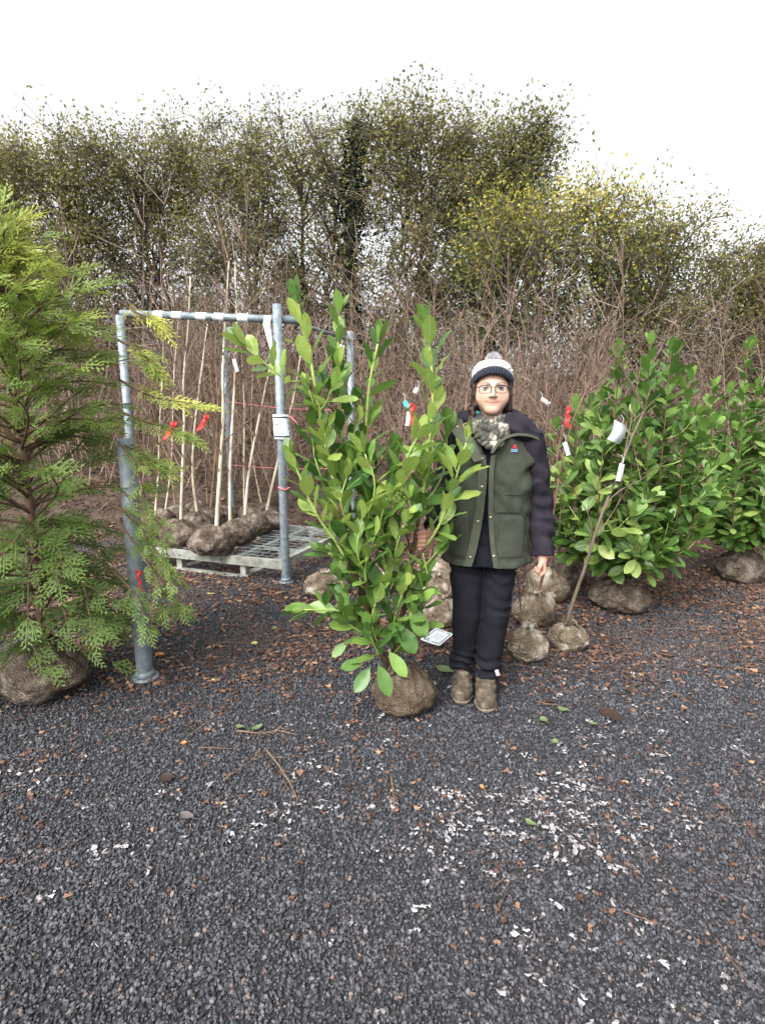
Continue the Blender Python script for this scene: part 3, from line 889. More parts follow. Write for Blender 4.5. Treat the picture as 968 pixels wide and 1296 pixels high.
def post(parent, base, z1, r, name='post', foot=True, mat='steel'):
    m = MB()
    base = np.asarray(base, float)
    ps = [base + A(0, 0, .006), base + A(0, 0, .05), base + A(0, 0, z1 * .5), base + A(0, 0, z1)]
    m.tube(ps, [r * 1.02, r, r, r], 20)
    o = m.build(name, M[mat], parent)
    if foot:
        f = MB()
        f.tube([base + A(0, 0, .0), base + A(0, 0, .012)], [r * 1.75, r * 1.7], 20)
        f.tube([base + A(0, 0, .012), base + A(0, 0, .045)], [r * 1.25, r * 1.08], 20)
        f.build('foot_plate', M[mat], o)
    return o
PF = gp(362, 737) * A(1, 1, 0)
PFl = PF - A(*st.location) * A(1, 1, 0)
PR = 0.036
zpost = yp(350, 385, PF[1])[2]
post(st, PFl, zpost, PR)
post(st, sp_(WD + .03, -.03, 0), zpost, PR)
post(st, sp_(-.03, DP + .03, 0), zpost, PR)
post(st, sp_(WD + .03, DP + .03, 0), zpost, PR)
bl_, br_ = yp(168, 397, 4.93), yp(352, 404, PF[1] + .075)
m = MB(); bd = unit(br_ - bl_)
m.tube([bl_ - bd * .12 - A(*st.location), br_ + bd * .27 - A(*st.location)], .031, 16)
tb = m.build('top_bar', M['steel'], st)
PLW = plain('torn_white_plastic', (0.72, 0.74, 0.76), .35)      # torn plastic wrapping round the joint and along the bar
w = MB()
for q in range(5):
    a0 = br_ - bd * (.06 + .012 * q) - A(*st.location)
    w.tube([a0 + A(0, -.034, .02), a0 + A(-.01, -.045, -.05), a0 + A(.005 + .01 * q, -.04, -.16 - .03 * q), a0 + A(.012, -.036, -.22 - .02 * q)], [.007, .008, .006, .003], 5)
w.build('plastic_wrap', PLW, tb)
for f in (.2, .33, .5, .62, .78):
    w = MB()
    c_ = bl_ + (br_ - bl_) * f - A(*st.location)
    w.tube([c_ - bd * .05, c_ + bd * .05], [.0335, .0335], 14, cap=False)
    w.build('plastic_wrap', PLW, tb)
# side bar between right-hand posts
m = MB(); m.tube([PFl + A(0, .03, zpost - .09), sp_(-.03, DP + .03, zpost - .09)], .018, 10); m.build('side_bar', M['steel'], st)

# strings between the posts
def string(pts, label, rad=.0028):
    c = np.mean(np.array(pts), 0)
    m = MB(); m.tube(spline(np.array(pts) - c, 12), rad, 5)
    o = m.build('pink_string', M['pink']); o.location = c
    tag(o, label, 'string'); return o
LPb = A(*st.location) + sp_(WD + .03, -.03, 0)
RB = A(*st.location) + sp_(-.03, DP + .03, 0)
for (pyl, pyr, lab) in ((508, 519, 'upper pink string stretched across the rack at label height'), (588, 592, 'lower pink string stretched across the rack below the white label')):
    A0 = A(*st.location) + sp_(WD + .03, DP + .03, 0); A0[2] = yp(250, pyl, A0[1])[2]
    B0 = RB.copy(); B0[2] = yp(432, pyr, B0[1])[2]
    string([A0 + A(0, -.04, 0), (A0 + B0) / 2 - A(0, 0, .03), B0 + A(0, -.04, 0)], lab)
zz_ = yp(360, 526, PF[1])[2]
tie = [PF + A(.04 * math.cos(t), .04 * math.sin(t), zz_ + .004 * math.sin(t)) for t in np.linspace(0, 6.2, 14)]
c0 = PF + A(0, 0, zz_)
m = MB(); m.tube(np.array(tie) - c0, .005, 6)
for e in ((.14, -.02, -.06), (.15, -.04, -.075), (.11, -.02, -.02)):
    m.tube(spline([A(.04, -.01, 0), A(.08, -.02, -.005), A(*e)], 6), .003, 5)
o = m.build('pink_string', M['pink']); o.location = c0
tag(o, 'pink string knotted round the post above the white label', 'string')
z3 = yp(360, 618, PF[1])[2]; c0 = PF + A(0, 0, z3)
m = MB(); m.tube([A(.041 * math.cos(t), .041 * math.sin(t), .01 * math.sin(t * 2)) for t in np.linspace(0, 6.2, 14)], .006, 6)
m.tube([A(.04, -.01, 0), A(.06, -.02, .008)], .004, 5)
o = m.build('pink_string', M['pink']); o.location = c0
tag(o, 'short pink tie low on the steel post', 'string')

# white card label bent round the post
zc = yp(358, 540, PF[1])[2]
lb = empty('plant_label', PF + A(0, -PR, zc), 'white card label with black border wrapped on the steel post', 'label')
hL, n_ = .2, 13
def card(u, v, off):     # u -1..1 across, v 0..1 up: a cone-shaped bend
    wd = .2 - .055 * v
    rc = .075
    a_ = u * wd / 2 / rc
    return A(math.sin(a_) * rc + .012 * (1 - v), -off - .012 + (1 - math.cos(a_)) * rc, (v - .5) * hL)
def patch(u0, u1, v0, v1, off, nu=9, nv=3):
    V = [card(u0 + (u1 - u0) * i_ / (nu - 1), v0 + (v1 - v0) * j_ / (nv - 1), off) for j_ in range(nv) for i_ in range(nu)]
    Q = [[j_ * nu + i_, j_ * nu + i_ + 1, (j_ + 1) * nu + i_ + 1, (j_ + 1) * nu + i_] for j_ in range(nv - 1) for i_ in range(nu - 1)]
    return V, Q
m = MB(); V, Q = patch(-1, 1, 0, 1, .003, 13, 6); m.add(V, Q); V2, Q2 = patch(-1, 1, 0, 1, .0015, 13, 6); m.add(V2, Q2); m.build('card', M['paper'], lb)
m = MB()
for (a_, b_, c_, d_) in ((-.94, .92, .07, .135), (-.92, .9, .85, .91), (.8, .92, .135, .3), (.8, .92, .35, .52), (.8, .92, .57, .72), (.8, .92, .77, .85), (-.96, -.9, .135, .35), (-.96, -.9, .5, .8)):
    m = MB(); V, Q = patch(a_, b_, c_, d_, .0042); m.add(V, Q); m.build('border', M['ink'], lb)
for (u0, u1, v0) in ((-.75, -.5, .77), (-.75, .1, .45), (-.7, -.35, .33), (-.2, .15, .33), (-.8, .35, .22)):
    m = MB(); V, Q = patch(u0, u1, v0, v0 + .028, .0042); m.add(V, Q); m.build('printed_line', M['ink_blue'], lb)
m = MB(); V, Q = patch(-.6, -.2, .58, .625, .0042); m.add(V, Q); m.build('printed_line', M['ink_red'], lb)

# near post on the left
PL = gp(184, 858) * A(1, 1, 0)
pr_ = empty('steel_post', PL, 'stout galvanised post with round foot plate beside the cypress', 'post')
post(pr_, (0, 0, 0), 1.3, .042)

# ---- birches on the stillage
deck = ZT + .004
def on_deck(px, py):
    q = gp(px, py, deck); return q
B = [
    # ball centre-bottom px, ball radii, stem px polyline, white?, radius, label
    ((270, 704), (.195, .18, .135), [(274, 672), (279, 600), (283, 530), (281, 470), (285, 400), (290, 330)], True, .023, 'white-stemmed birch whose root ball overhangs the deck edge', None),
    ((302, 690), (.17, .16, .125), [(292, 664), (292, 600), (294, 530), (297, 470), (300, 400), (298, 330)], True, .02, 'straight cream birch stem standing right of the overhanging root ball', None),
    ((322, 678), (.17, .16, .12), [(311, 650), (316, 590), (327, 530), (341, 470), (348, 430)], True, .02, 'pale birch curving towards the steel post', None),
    ((343, 672), (.15, .15, .115), [(338, 646), (346, 605), (357, 560), (372, 505), (380, 450)], True, .02, 'pale birch leaning behind the steel post', None),
    ((228, 692), (.18, .17, .13), [(229, 664), (230, 600), (233, 530), (233, 480), (238, 420), (240, 350)], True, .018, 'thin birch stem with split bark left of the overhanging root ball', (214, 545)),
    ((250, 676), (.17, .16, .12), [(249, 650), (244, 600), (247, 540), (254, 475), (262, 410)], True, .02, 'white birch with peeling bark flap and red ribbon', (256, 535)),
    ((192, 684), (.17, .16, .12), [(196, 655), (201, 600), (202, 540), (205, 470), (208, 400)], True, .014, 'thin brown birch sapling at the left end of the deck', None),
    ((283, 664), (.16, .15, .11), [(280, 640), (275, 580), (270, 510), (262, 440)], False, .013, 'brown-stemmed sapling in the back row behind the overhanging root ball', None),
    ((318, 662), (.16, .15, .11), [(310, 640), (308, 580), (309, 510), (306, 440)], True, .014, 'slim grey-brown sapling in the back row near the steel post', None),
    ((225, 664), (.16, .15, .11), [(222, 640), (213, 585), (196, 540), (178, 508)], False, .011, 'tan stake-thin sapling leaning hard to the left on the deck', None),
    ((205, 668), (.16, .15, .11), [(209, 640), (216, 590), (219, 530), (221, 470), (226, 400)], True, .012, 'slim pale sapling between the leaning one and the split-barked birch', None),
    ((335, 657), (.15, .14, .1), [(330, 636), (322, 590), (318, 530), (320, 460)], True, .012, 'slim cream sapling crossing behind the curved birch', None),
    ((268, 668), (.16, .15, .11), [(266, 645), (272, 590), (276, 520), (272, 450), (276, 390)], False, .013, 'tan stem pressed close behind the overhanging root ball', None),
    ((252, 655), (.16, .15, .11), [(263, 635), (261, 570), (262, 500), (266, 430)], False, .01, 'thin dark sapling at the very back of the deck', None),
]
for k, (bp_, br3, sps, wh, r0, lab, rib) in enumerate(B):
    b0_ = on_deck(*bp_)
    b0_[1] += br3[1] * .55; b0_[0] *= b0_[1] / (b0_[1] - br3[1] * .55)
    Yb = b0_[1]
    pts = [yp(q[0], q[1], Yb + .05 * i_) for i_, q in enumerate(sps)]
    pts[0] = A(pts[0][0], Yb, b0_[2] + br3[2] * 1.75)
    pts.insert(0, A(pts[0][0], Yb, b0_[2] + br3[2]))
    ribp = None if rib is None else yp(rib[0], rib[1], Yb - .05)
    birch(b0_, pts, r0, br3, lab, b0_[2], k + 1, wh, ribp, 'birches and saplings stood on the stillage deck')

# ------------------------------------------------------------------ root-balled shrubs standing on the gravel
def stock(px, py, ball, stems, label, seed, mat='hess_pale', group='bare root-balled shrubs on the gravel', back=0.5, twig=10, barkm='bark_red', z=0.0, name='root_balled_shrub', spread=.5):
    """stems: list of pixel polylines (first point at the neck) with radius"""
    b = gp(px, py, z)
    b = A(0, 0, H) + (b - A(0, 0, H)) * ((b[1] + ball[1] * back) / b[1]); b[2] = z
    root = empty(name, b, label, 'shrub', group)
    link('root_ball', ball_mesh('root_ball', *ball, M[mat], seed, .5), root)
    knot(root, A(0, 0, ball[2] * 1.86), .035, M[mat])
    for (pl, r0, dy) in stems:
        pts = [yp(q[0], q[1], b[1] + dy * i_) - b for i_, q in enumerate(pl)]
        pts.insert(0, A(0, 0, ball[2] * 1.4))
        P = spline(pts, 16)
        s = MB(); s.tube(P, np.linspace(r0, r0 * .45, 16), 7)
        s.build('stem', M[barkm], root)
        for k in range(twig):
            tw = MB()
            q = random.randint(7, 15)
            d = unit(A(random.gauss(0, spread), random.gauss(0, .3), random.uniform(.3, 1.1)))
            L_ = random.uniform(.2, .65)
            o = P[q]
            pts2 = spline([o, o + d * L_ * .5 + A(0, 0, random.gauss(0, .03)), o + d * L_ + A(random.gauss(0, .08), 0, .05)], 6)
            tw.tube(pts2, np.linspace(r0 * .4, .002, 6), 4, cap=False, r=random.uniform(.1, .7))
            for w_ in range(3):
                o2 = pts2[random.randint(2, 5)]; d2 = unit(d + A(random.gauss(0, .7), random.gauss(0, .3), random.uniform(-.1, .5)))
                tw.tube([o2, o2 + d2 * random.uniform(.08, .3)], [.0028, .0014], 3, cap=False, r=random.uniform(.2, .9))
            tw.build('branch', M['twig'], root)
    return root, b

stock(667, 838, (.112, .11, .105), [([(662, 795), (658, 760), (655, 730)], .008, .02)], 'pale straw root ball by the boots with a single thin stem', 21, twig=4)
stock(718, 824, (.118, .11, .082), [([(718, 786), (728, 752), (741, 716), (758, 660), (778, 610), (797, 560), (815, 520)], .0135, .03)], 'root ball with thick brown stem leaning towards the dense laurel', 22, twig=6, barkm='bark_grey')
stock(676, 793, (.145, .13, .115), [([(681, 752), (690, 718), (697, 690), (702, 620), (708, 560), (724, 500), (735, 460)], .010, .03), ([(680, 752), (694, 690), (716, 560), (748, 480), (766, 440)], .008, .02)], 'grey root ball with forked red-brown stems behind the hanging hand', 23, twig=12)
stock(690, 764, (.16, .14, .15), [([(700, 700), (706, 640), (700, 560), (690, 480)], .009, .05), ([(690, 700), (680, 620), (672, 540), (655, 420)], .008, .05)], 'tall crumpled root ball in the back row right of the person', 24, twig=12)
stock(550, 770, (.16, .14, .125), [([(541, 740), (546, 690), (552, 640), (556, 560), (540, 470)], .011, .05)], 'greyish root ball between the tall laurel and the person', 25, twig=10)
stock(562, 794, (.14, .13, .105), [([(566, 760), (572, 700), (580, 600), (590, 500)], .008, .05)], 'striped root ball tucked behind the trouser leg', 26, twig=8)
stock(566, 745, (.17, .15, .15), [([(572, 700), (580, 630), (600, 520), (612, 430)], .009, .05), ([(560, 700), (545, 600), (520, 480)], .008, .05)], 'mossy straw root ball in the back row left of the person', 27, twig=12)
stock(584, 770, (.11, .11, .15), [([(586, 720), (590, 640), (606, 560)], .008, .04)], 'upright straw root ball half hidden by the trousers', 28, twig=6)
stock(412, 757, (.17, .15, .1), [([(425, 735), (424, 690), (430, 600), (440, 520)], .009, .05)], 'low straw root ball behind the tall laurel near the stillage', 29, twig=8)
stock(528, 757, (.13, .12, .1), [([(526, 728), (522, 680), (516, 600)], .008, .04)], 'small straw root ball close behind the laurel stems', 35, twig=5)
stock(598, 742, (.15, .14, .13), [([(602, 705), (612, 640), (630, 540)], .008, .05)], 'beige root ball seen between the trousers and the laurel pile', 36, twig=8)
stock(716, 742, (.15, .14, .12), [([(722, 712), (732, 650), (744, 560), (740, 470)], .009, .05)], 'dark root ball at the foot of the dense laurel', 37, 'hess', twig=9)
stock(478, 752, (.16, .15, .11), [([(480, 715), (478, 650), (470, 560), (462, 470)], .009, .05)], 'straw root ball hidden among the lower laurel stems', 30, twig=10)

# ------------------------------------------------------------------ cherry laurel
def leaf_variants(mat, n=7, seed=0):
    out_ = []
    rg = random.Random(seed)
    for q in range(n):
        rows, V, UV = 10, [], []
        curl = rg.uniform(-.12, .3); fold = rg.uniform(.1, .32); wv = rg.uniform(0, .02); wdt = rg.uniform(.38, .52); tw = rg.uniform(-.3, .3)
        for i_ in range(rows):
            t = i_ / (rows - 1)
            if t < .1: wd = .012
            else:
                s = (t - .1) / .9
                wd = wdt / 2 * (math.sin(math.pi * s ** 1.12) ** .66 if s < 1 else 0) + .004
            for k, u in enumerate((-1, -.5, 0, .5, 1)):
                x = u * wd
                z = abs(u) * wd * fold * (1.2 - .4 * abs(u)) - curl * t * t * .5 + wv * math.sin(t * 17 + u * 2) * abs(u)
                x2 = x * math.cos(tw * t) - z * math.sin(tw * t) * .3
                V.append((x2, t, z + x * math.sin(tw * t)))
                UV.append((.5 + u * .5, t))
        Q = [[i_ * 5 + k, i_ * 5 + k + 1, (i_ + 1) * 5 + k + 1, (i_ + 1) * 5 + k] for i_ in range(rows - 1) for k in range(4)]
        out_.append(np_mesh('leaf', V, Q, None, mat, uv=UV))
    return out_


def leaf_mx(o, d, nrm, L_):
    d = unit(d); s = unit(np.cross(d, nrm)); u = np.cross(s, d)
    return Matrix(((s[0] * L_, d[0] * L_, u[0] * L_, o[0]), (s[1] * L_, d[1] * L_, u[1] * L_, o[1]), (s[2] * L_, d[2] * L_, u[2] * L_, o[2]), (0, 0, 0, 1)))


def stem_leaves(P, spacing, t0, Lm, rg, ang0=42, tip_close=True, taper=False):
    """leaf transforms (pos, dir, normal, length) spiralling along polyline P"""
    seg = np.linalg.norm(np.diff(P, axis=0), axis=1); cum = np.concatenate([[0], np.cumsum(seg)]); Lt = cum[-1]
    out_ = []
    s = t0 * Lt; az = rg.uniform(0, 6.28)
    while s < Lt:
        f = s / Lt
        o = A(*[np.interp(s, cum, P[:, k]) for k in range(3)])
        q = min(np.searchsorted(cum, s), len(P) - 1); q = max(q, 1)
        t = unit(P[q] - P[q - 1])
        ref = A(1, 0, 0) if abs(t[0]) < .8 else A(0, 1, 0)
        u = unit(np.cross(t, ref)); v = np.cross(t, u)
        az += 2.4 + rg.gauss(0, .25)
        rad = u * math.cos(az) + v * math.sin(az)
        a_ = math.radians(ang0 + rg.gauss(0, 9) - (22 * max(0, f - .8) / .2 if tip_close else 0))
        if f < .45: a_ += math.radians(18 * rg.random())
        d = t * math.cos(a_) + rad * math.sin(a_) + A(0, 0, .05 - .14 * rg.random())
        nr = t * math.sin(a_) - rad * math.cos(a_) + A(rg.gauss(0, .2), rg.gauss(0, .2), .25)
        L_ = Lm * rg.uniform(.62, 1.22) * (1 - .25 * max(0, f - .9) / .1)
        out_.append((o + rad * .004, d, nr, L_))
        s += spacing * rg.uniform(.6, 1.4) * (.8 + .75 * f if taper else 1)
    # top tuft
    for k in range(3):
        a2 = k * 2.1 + rg.random()
        rad = u * math.cos(a2) + v * math.sin(a2)
        out_.append((P[-1], unit(t + rad * .28), unit(-rad + .2 * t), Lm * rg.uniform(.6, .95)))
    return out_


def place_leaves(root, tf, variants, fillmat, limit=300, name='leaf', eye=A(0, 0, H)):
    off = A(*root.location)
    # the ones that show largest are parts; the rest are joined
    tf = sorted(tf, key=lambda q: np.linalg.norm(q[0] + off - eye))
    for (o, d, nr, L_) in tf[:limit]:
        ob = link(name, random.choice(variants), root)
        ob.matrix_local = leaf_mx(o, d, nr, L_)
    rest = tf[limit:]
    if rest:
        m = MB()
        for q in rest:
            me = random.choice(variants)
            V = np.zeros(len(me.vertices) * 3, np.float32); me.vertices.foreach_get('co', V)
            mx = np.array(leaf_mx(*q)); V = V.reshape(-1, 3) @ mx[:3, :3].T + mx[:3, 3]
            F = np.zeros(len(me.loops), np.int32); me.loops.foreach_get('vertex_index', F)
            m.add(V, F.reshape(-1, 4), None, random.random())
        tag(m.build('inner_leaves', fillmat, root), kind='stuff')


rg = random.Random(11)
LB = gp(510, 908) * A(1, 1, 0)
LBc = LB * A(1, 1, 0) * ((LB[1] + .085) / LB[1])
laurel = empty('cherry_laurel', LBc, 'tall bright green cherry laurel held upright in front of the person', 'shrub')
bm_ = ball_mesh('root_ball', .150, .14, .118, M['hess_main'], 3.3, .25, big=True, lump=.1)
link('root_ball', bm_, laurel)
knot(laurel, A(-.02, -.02, .205), .045, M['hess_main'])
LV = leaf_variants(M['laurel'], 8, 1)
LY = LBc[1]
LS = [   # pixel polyline (px, py, depth offset), brown part share, base radius, leaf start, spacing
    ([(492, 850, 0), (455, 745, -.03), (432, 650, -.05), (408, 540, -.06), (392, 450, -.06), (377, 385, -.05)], .45, .0125, .34, .034),
    ([(395, 480, -.06), (366, 482, -.09), (338, 462, -.12), (312, 440, -.15)], 0, .005, .25, .03),
    ([(470, 780, 0), (448, 680, .03), (436, 580, .05), (428, 470, .06), (430, 400, .06)], .4, .0105, .3, .034),
    ([(480, 800, .04), (466, 700, .06), (462, 600, .06), (466, 500, .05), (478, 435, .04)], .4, .0105, .3, .034),
    ([(500, 850, 0), (512, 760, .0), (524, 690, -.01), (540, 590, -.02), (548, 500, -.03), (541, 415, -.03)], .5, .0115, .42, .027),
    ([(516, 720, 0), (552, 672, -.07), (572, 620, -.12), (590, 560, -.16)], .2, .0075, .25, .03),
    ([(502, 850, .02), (490, 750, .06), (496, 660, .1), (502, 580, .1)], .5, .0095, .36, .034),
    ([(470, 790, -.02), (436, 705, -.07), (400, 650, -.1), (372, 585, -.12)], .3, .008, .35, .034),
    ([(480, 820, -.03), (452, 782, -.1), (420, 772, -.14), (385, 772, -.17)], .4, .006, .45, .042),
    ([(492, 845, -.02), (474, 818, -.12), (468, 800, -.16)], .3, .005, .4, .05),
    ([(500, 815, -.02), (515, 785, -.1), (528, 765, -.14)], .3, .005, .3, .042),
    ([(510, 780, .02), (530, 728, -.02), (560, 690, -.04)], .3, .006, .3, .04),
    ([(470, 770, -.05), (462, 720, -.14), (474, 680, -.17)], .3, .006, .3, .036),
    ([(450, 700, -.05), (468, 650, -.12), (474, 610, -.16), (462, 575, -.16)], .2, .006, .3, .034),
    ([(520, 700, -.02), (508, 640, -.1), (516, 580, -.13), (530, 550, -.13)], .2, .006, .25, .034),
    ([(440, 660, -.04), (412, 620, -.02), (396, 560, .0), (402, 500, .02)], .1, .006, .3, .036),
    ([(500, 730, .03), (478, 670, .12), (464, 620, .16), (452, 565, .16)], .2, .007, .3, .04),
    ([(530, 650, .0), (560, 600, .06), (566, 545, .06)], .1, .006, .3, .036),
    ([(478, 800, -.02), (446, 768, -.06), (432, 735, -.1)], .2, .005, .3, .04),
    ([(500, 790, .0), (486, 748, -.1), (490, 715, -.15)], .2, .005, .3, .04),
    ([(508, 770, -.02), (540, 742, -.08), (535, 700, -.12)], .2, .005, .25, .04),
    ([(490, 835, -.01), (512, 812, -.08), (520, 800, -.1)], .2, .004, .3, .04),
    ([(482, 815, -.01), (456, 800, -.08), (442, 790, -.1)], .2, .004, .3, .045),
    ([(470, 745, .02), (440, 715, .0), (416, 700, -.02)], .2, .005, .3, .04),
    ([(505, 700, -.03), (482, 668, -.13), (490, 630, -.17)], .2, .005, .25, .036),
    ([(455, 690, -.04), (432, 640, -.12), (440, 600, -.14)], .2, .005, .3, .036),
    ([(486, 830, -.02), (470, 790, -.12), (478, 755, -.16)], .2, .005, .25, .034),
    ([(496, 825, .0), (500, 780, -.1), (512, 745, -.14)], .2, .005, .25, .034),
    ([(505, 810, .02), (528, 782, -.02), (532, 742, -.06)], .2, .005, .25, .036),
    ([(476, 790, .02), (458, 750, -.02), (444, 700, -.05)], .2, .005, .25, .036),
    ([(492, 760, .05), (505, 715, .08), (498, 670, .1)], .2, .005, .25, .036),
    ([(470, 740, -.06), (452, 700, -.15), (458, 660, -.18)], .2, .005, .25, .036),
    ([(512, 745, -.03), (500, 705, -.13), (510, 665, -.17)], .2, .005, .25, .036),
]
tfs = []
for (pl, bs, r0, t0, spc) in LS:
    P = np.array([yp(a_, b_, LY + c_) - LBc for (a_, b_, c_) in pl])
    if pl[0][1] > 840: P[0] = A(P[0][0], P[0][1] * .4, .20)
    P = spline(P, 26)
    rr = np.linspace(r0, r0 * .38 + .001, 26)
    kb = int(round(bs * 25))
    if kb > 1:
        m = MB(); m.tube(P[:kb + 1], rr[:kb + 1], 8); m.build('stem', M['stem_brown'], laurel)
    m = MB(); m.tube(P[kb:], rr[kb:], 7); m.build('shoot', M['stem_green'], laurel)
    tfs += stem_leaves(P, spc * .62, t0 * .9, .13, rg, taper=True)
    if len(pl) > 4:
        for k in range(5):
            q = rg.randint(8, 17); a_ = rg.uniform(0, 6.28)
            d = unit(A(math.cos(a_) * .8, math.sin(a_) * .8, .75)); ln_ = rg.uniform(.08, .17) * (1.2 if q < 14 else .7)
            P2 = spline([P[q], P[q] + d * ln_ * .5, P[q] + d * ln_ + A(0, 0, .03)], 7)
            m = MB(); m.tube(P2, np.linspace(.0045, .0022, 7), 6); m.build('shoot', M['stem_green'], laurel)
            tfs += stem_leaves(P2, .026, .3, .115, rg, 48)
# hand-set low leaves that show in front
for (px, py, dy, dx, dz, Lx) in ((470, 842, -.16, -.5, -.75, .14), (478, 838, -.17, .35, -.9, .16), (462, 836, -.15, -.85, -.15, .12), (490, 822, -.14, .6, -.75, .15), (498, 815, -.12, .3, .6, .11),
                                 (505, 790, -.12, .5, -.8, .15), (520, 765, -.1, .4, -.85, .16), (400, 770, -.14, -.9, .15, .14), (412, 768, -.15, .1, .8, .1), (440, 812, -.08, -.6, -.5, .1)):
    o = yp(px, py, LY + dy) - LBc
    tfs.append((o, unit(A(dx, -.35, dz)), unit(A(.1, -.75, .6)), Lx))
GW = yp(531, 683, 2.36) - LBc
def hides_hand(q):
    for f_ in (.15, .55, 1.0):
        p_ = q[0] + unit(q[1]) * q[3] * f_ + LBc
        r_ = p_ / p_[1]; g_ = yp(531, 683, 1.0)
        w_ = (A(0, 0, H) + (p_ - A(0, 0, H)) / p_[1]) - g_
        if abs(w_[0]) < .02 and abs(w_[2]) < .026 and p_[1] < 2.44: return True
    return False
tfs = [q for q in tfs if not hides_hand(q)]
print('laurel leaves', len(tfs))
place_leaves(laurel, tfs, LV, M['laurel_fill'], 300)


def laurel_bush(x, y, hgt, rad, label, ball, seed, n_st, limit, group=None):
    rg = random.Random(seed)
    root = empty('laurel_bush', (x, y, 0), label, 'shrub', group)
    link('root_ball', ball_mesh('root_ball', *ball, M['hess'], seed, .4), root)
    tf = []
    for k in range(n_st):
        a_ = k * 2.4 + rg.random(); rr = rad * math.sqrt((k + .5) / n_st)
        e = A(math.cos(a_) * rr, math.sin(a_) * rr * .8, hgt * (1 - .35 * (rr / rad) ** 2) * rg.uniform(.85, 1.03))
        st_ = A(0, 0, ball[2] * 1.6)
        P = spline([st_, st_ + A(e[0] * .35, e[1] * .35, e[2] * .12), A(e[0] * .95, e[1] * .95, e[2] * .45), e], 18)
        m = MB(); m.tube(P, np.linspace(.011, .003, 18), 6); m.build('stem', M['stem_brown'], root)
        tf += stem_leaves(P, .028, .16, .14, rg, 55)
        for j_ in range(5):
            q = rg.randint(3, 14); d = unit(A(math.cos(a_) + rg.gauss(0, .7), math.sin(a_) + rg.gauss(0, .7), .5))
            P2 = spline([P[q], P[q] + d * .13, P[q] + d * .22 + A(0, 0, .07)], 7)
            m = MB(); m.tube(P2, np.linspace(.005, .002, 7), 5); m.build('shoot', M['stem_green'], root)
            tf += stem_leaves(P2, .029, .2, .135, rg, 55)
    place_leaves(root, tf, LV2, M['laurel_fill'], limit)
    return root
LV2 = leaf_variants(M['laurel_far'], 6, 5)
laurel_bush(1.76, 3.82, 1.98, .56, 'dense laurel bush beside the person with white tags', (.21, .18, .12), 31, 26, 300)
laurel_bush(3.15, 4.5, 2.0, .55, 'dense laurel bush farther along, past the tagged one', (.2, .18, .14), 32, 20, 120)
link_ball = stock(788, 778, (.17, .15, .12), [], 'brown root ball lying against the dense laurel', 34, 'hess', None)

# ------------------------------------------------------------------ cypress on the left
cy = A(-1.74, 2.56, 0)
cyp = empty('cypress_tree', cy, 'feathery golden-green cypress drooping over the steel post', 'tree')
link('root_ball', ball_mesh('root_ball', .2, .19, .15, M['hess'], 41, .4), cyp)
m = MB(); TP = spline([[0, 0, .25], [.02, 0, .9], [0, .02, 1.6], [.01, 0, 2.15]], 14); m.tube(TP, np.linspace(.022, .004, 14), 8); m.build('trunk', M['bark_red'], cyp)


def spray(fm, o, d, nrm, L_, shade):
    """one flat scale-leaf fan"""
    d = unit(d); s = unit(np.cross(d, nrm)); u = np.cross(s, d)
    P0, P1, R = [], [], []
    n = 11
    P0.append(o); P1.append(o + d * L_); R.append(shade)
    for k in range(1, n):
        f = k / n
        b = o + d * L_ * f - u * L_ * .10 * f * f
        sd = 1 if k % 2 else -1
        l1 = L_ * .5 * (1 - f * .75) * random.uniform(.75, 1.15)
        d1 = unit(d * .85 + s * sd * .65 + u * random.gauss(0, .12))
        e = b + d1 * l1
        P0.append(b); P1.append(e); R.append(shade + .15 * f)
        m_ = max(2, int(l1 / .012))
        for j_ in range(1, m_):
            g = j_ / m_
            b2 = b + d1 * l1 * g
            s2 = 1 if j_ % 2 else -1
            l2 = l1 * .42 * (1 - g * .6)
            d2 = unit(d1 * .9 + (s * math.copysign(1, s2) * .6) + d * .15)
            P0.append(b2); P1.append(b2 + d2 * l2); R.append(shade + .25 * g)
    P0, P1, R = np.array(P0), np.array(P1), np.clip(np.array(R), 0, 1)
    dd = P1 - P0; ln = np.linalg.norm(dd, axis=1)
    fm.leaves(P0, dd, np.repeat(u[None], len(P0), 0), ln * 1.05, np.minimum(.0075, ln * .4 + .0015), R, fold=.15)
fm, br = MB(), MB()
def cyp_branch(pts, golden, nsp=11, sl=.15):
    P = spline(np.array(pts), 14)
    br.tube(P, np.linspace(.007, .002, 14), 5)
    for k in range(nsp):
        q = int(2 + 11.9 * (k + random.random()) / nsp); q = min(q, 13)
        t = unit(P[q] - P[q - 1])
        sd = 1 if k % 2 else -1
        out_ = unit(np.cross(t, A(0, 0, 1)))
        d = unit(t * .8 + out_ * sd * random.uniform(.2, .7) + A(0, 0, random.uniform(-.35, .2)))
        sh = golden * random.uniform(.7, 1.15) + .02
        spray(fm, P[q], d, unit(A(random.gauss(0, .7), -.5 + random.gauss(0, .6), .8)), sl * random.uniform(.8, 1.3), sh)
    spray(fm, P[-1], P[-1] - P[-3], A(0, -.3, 1), sl * 1.1, golden)
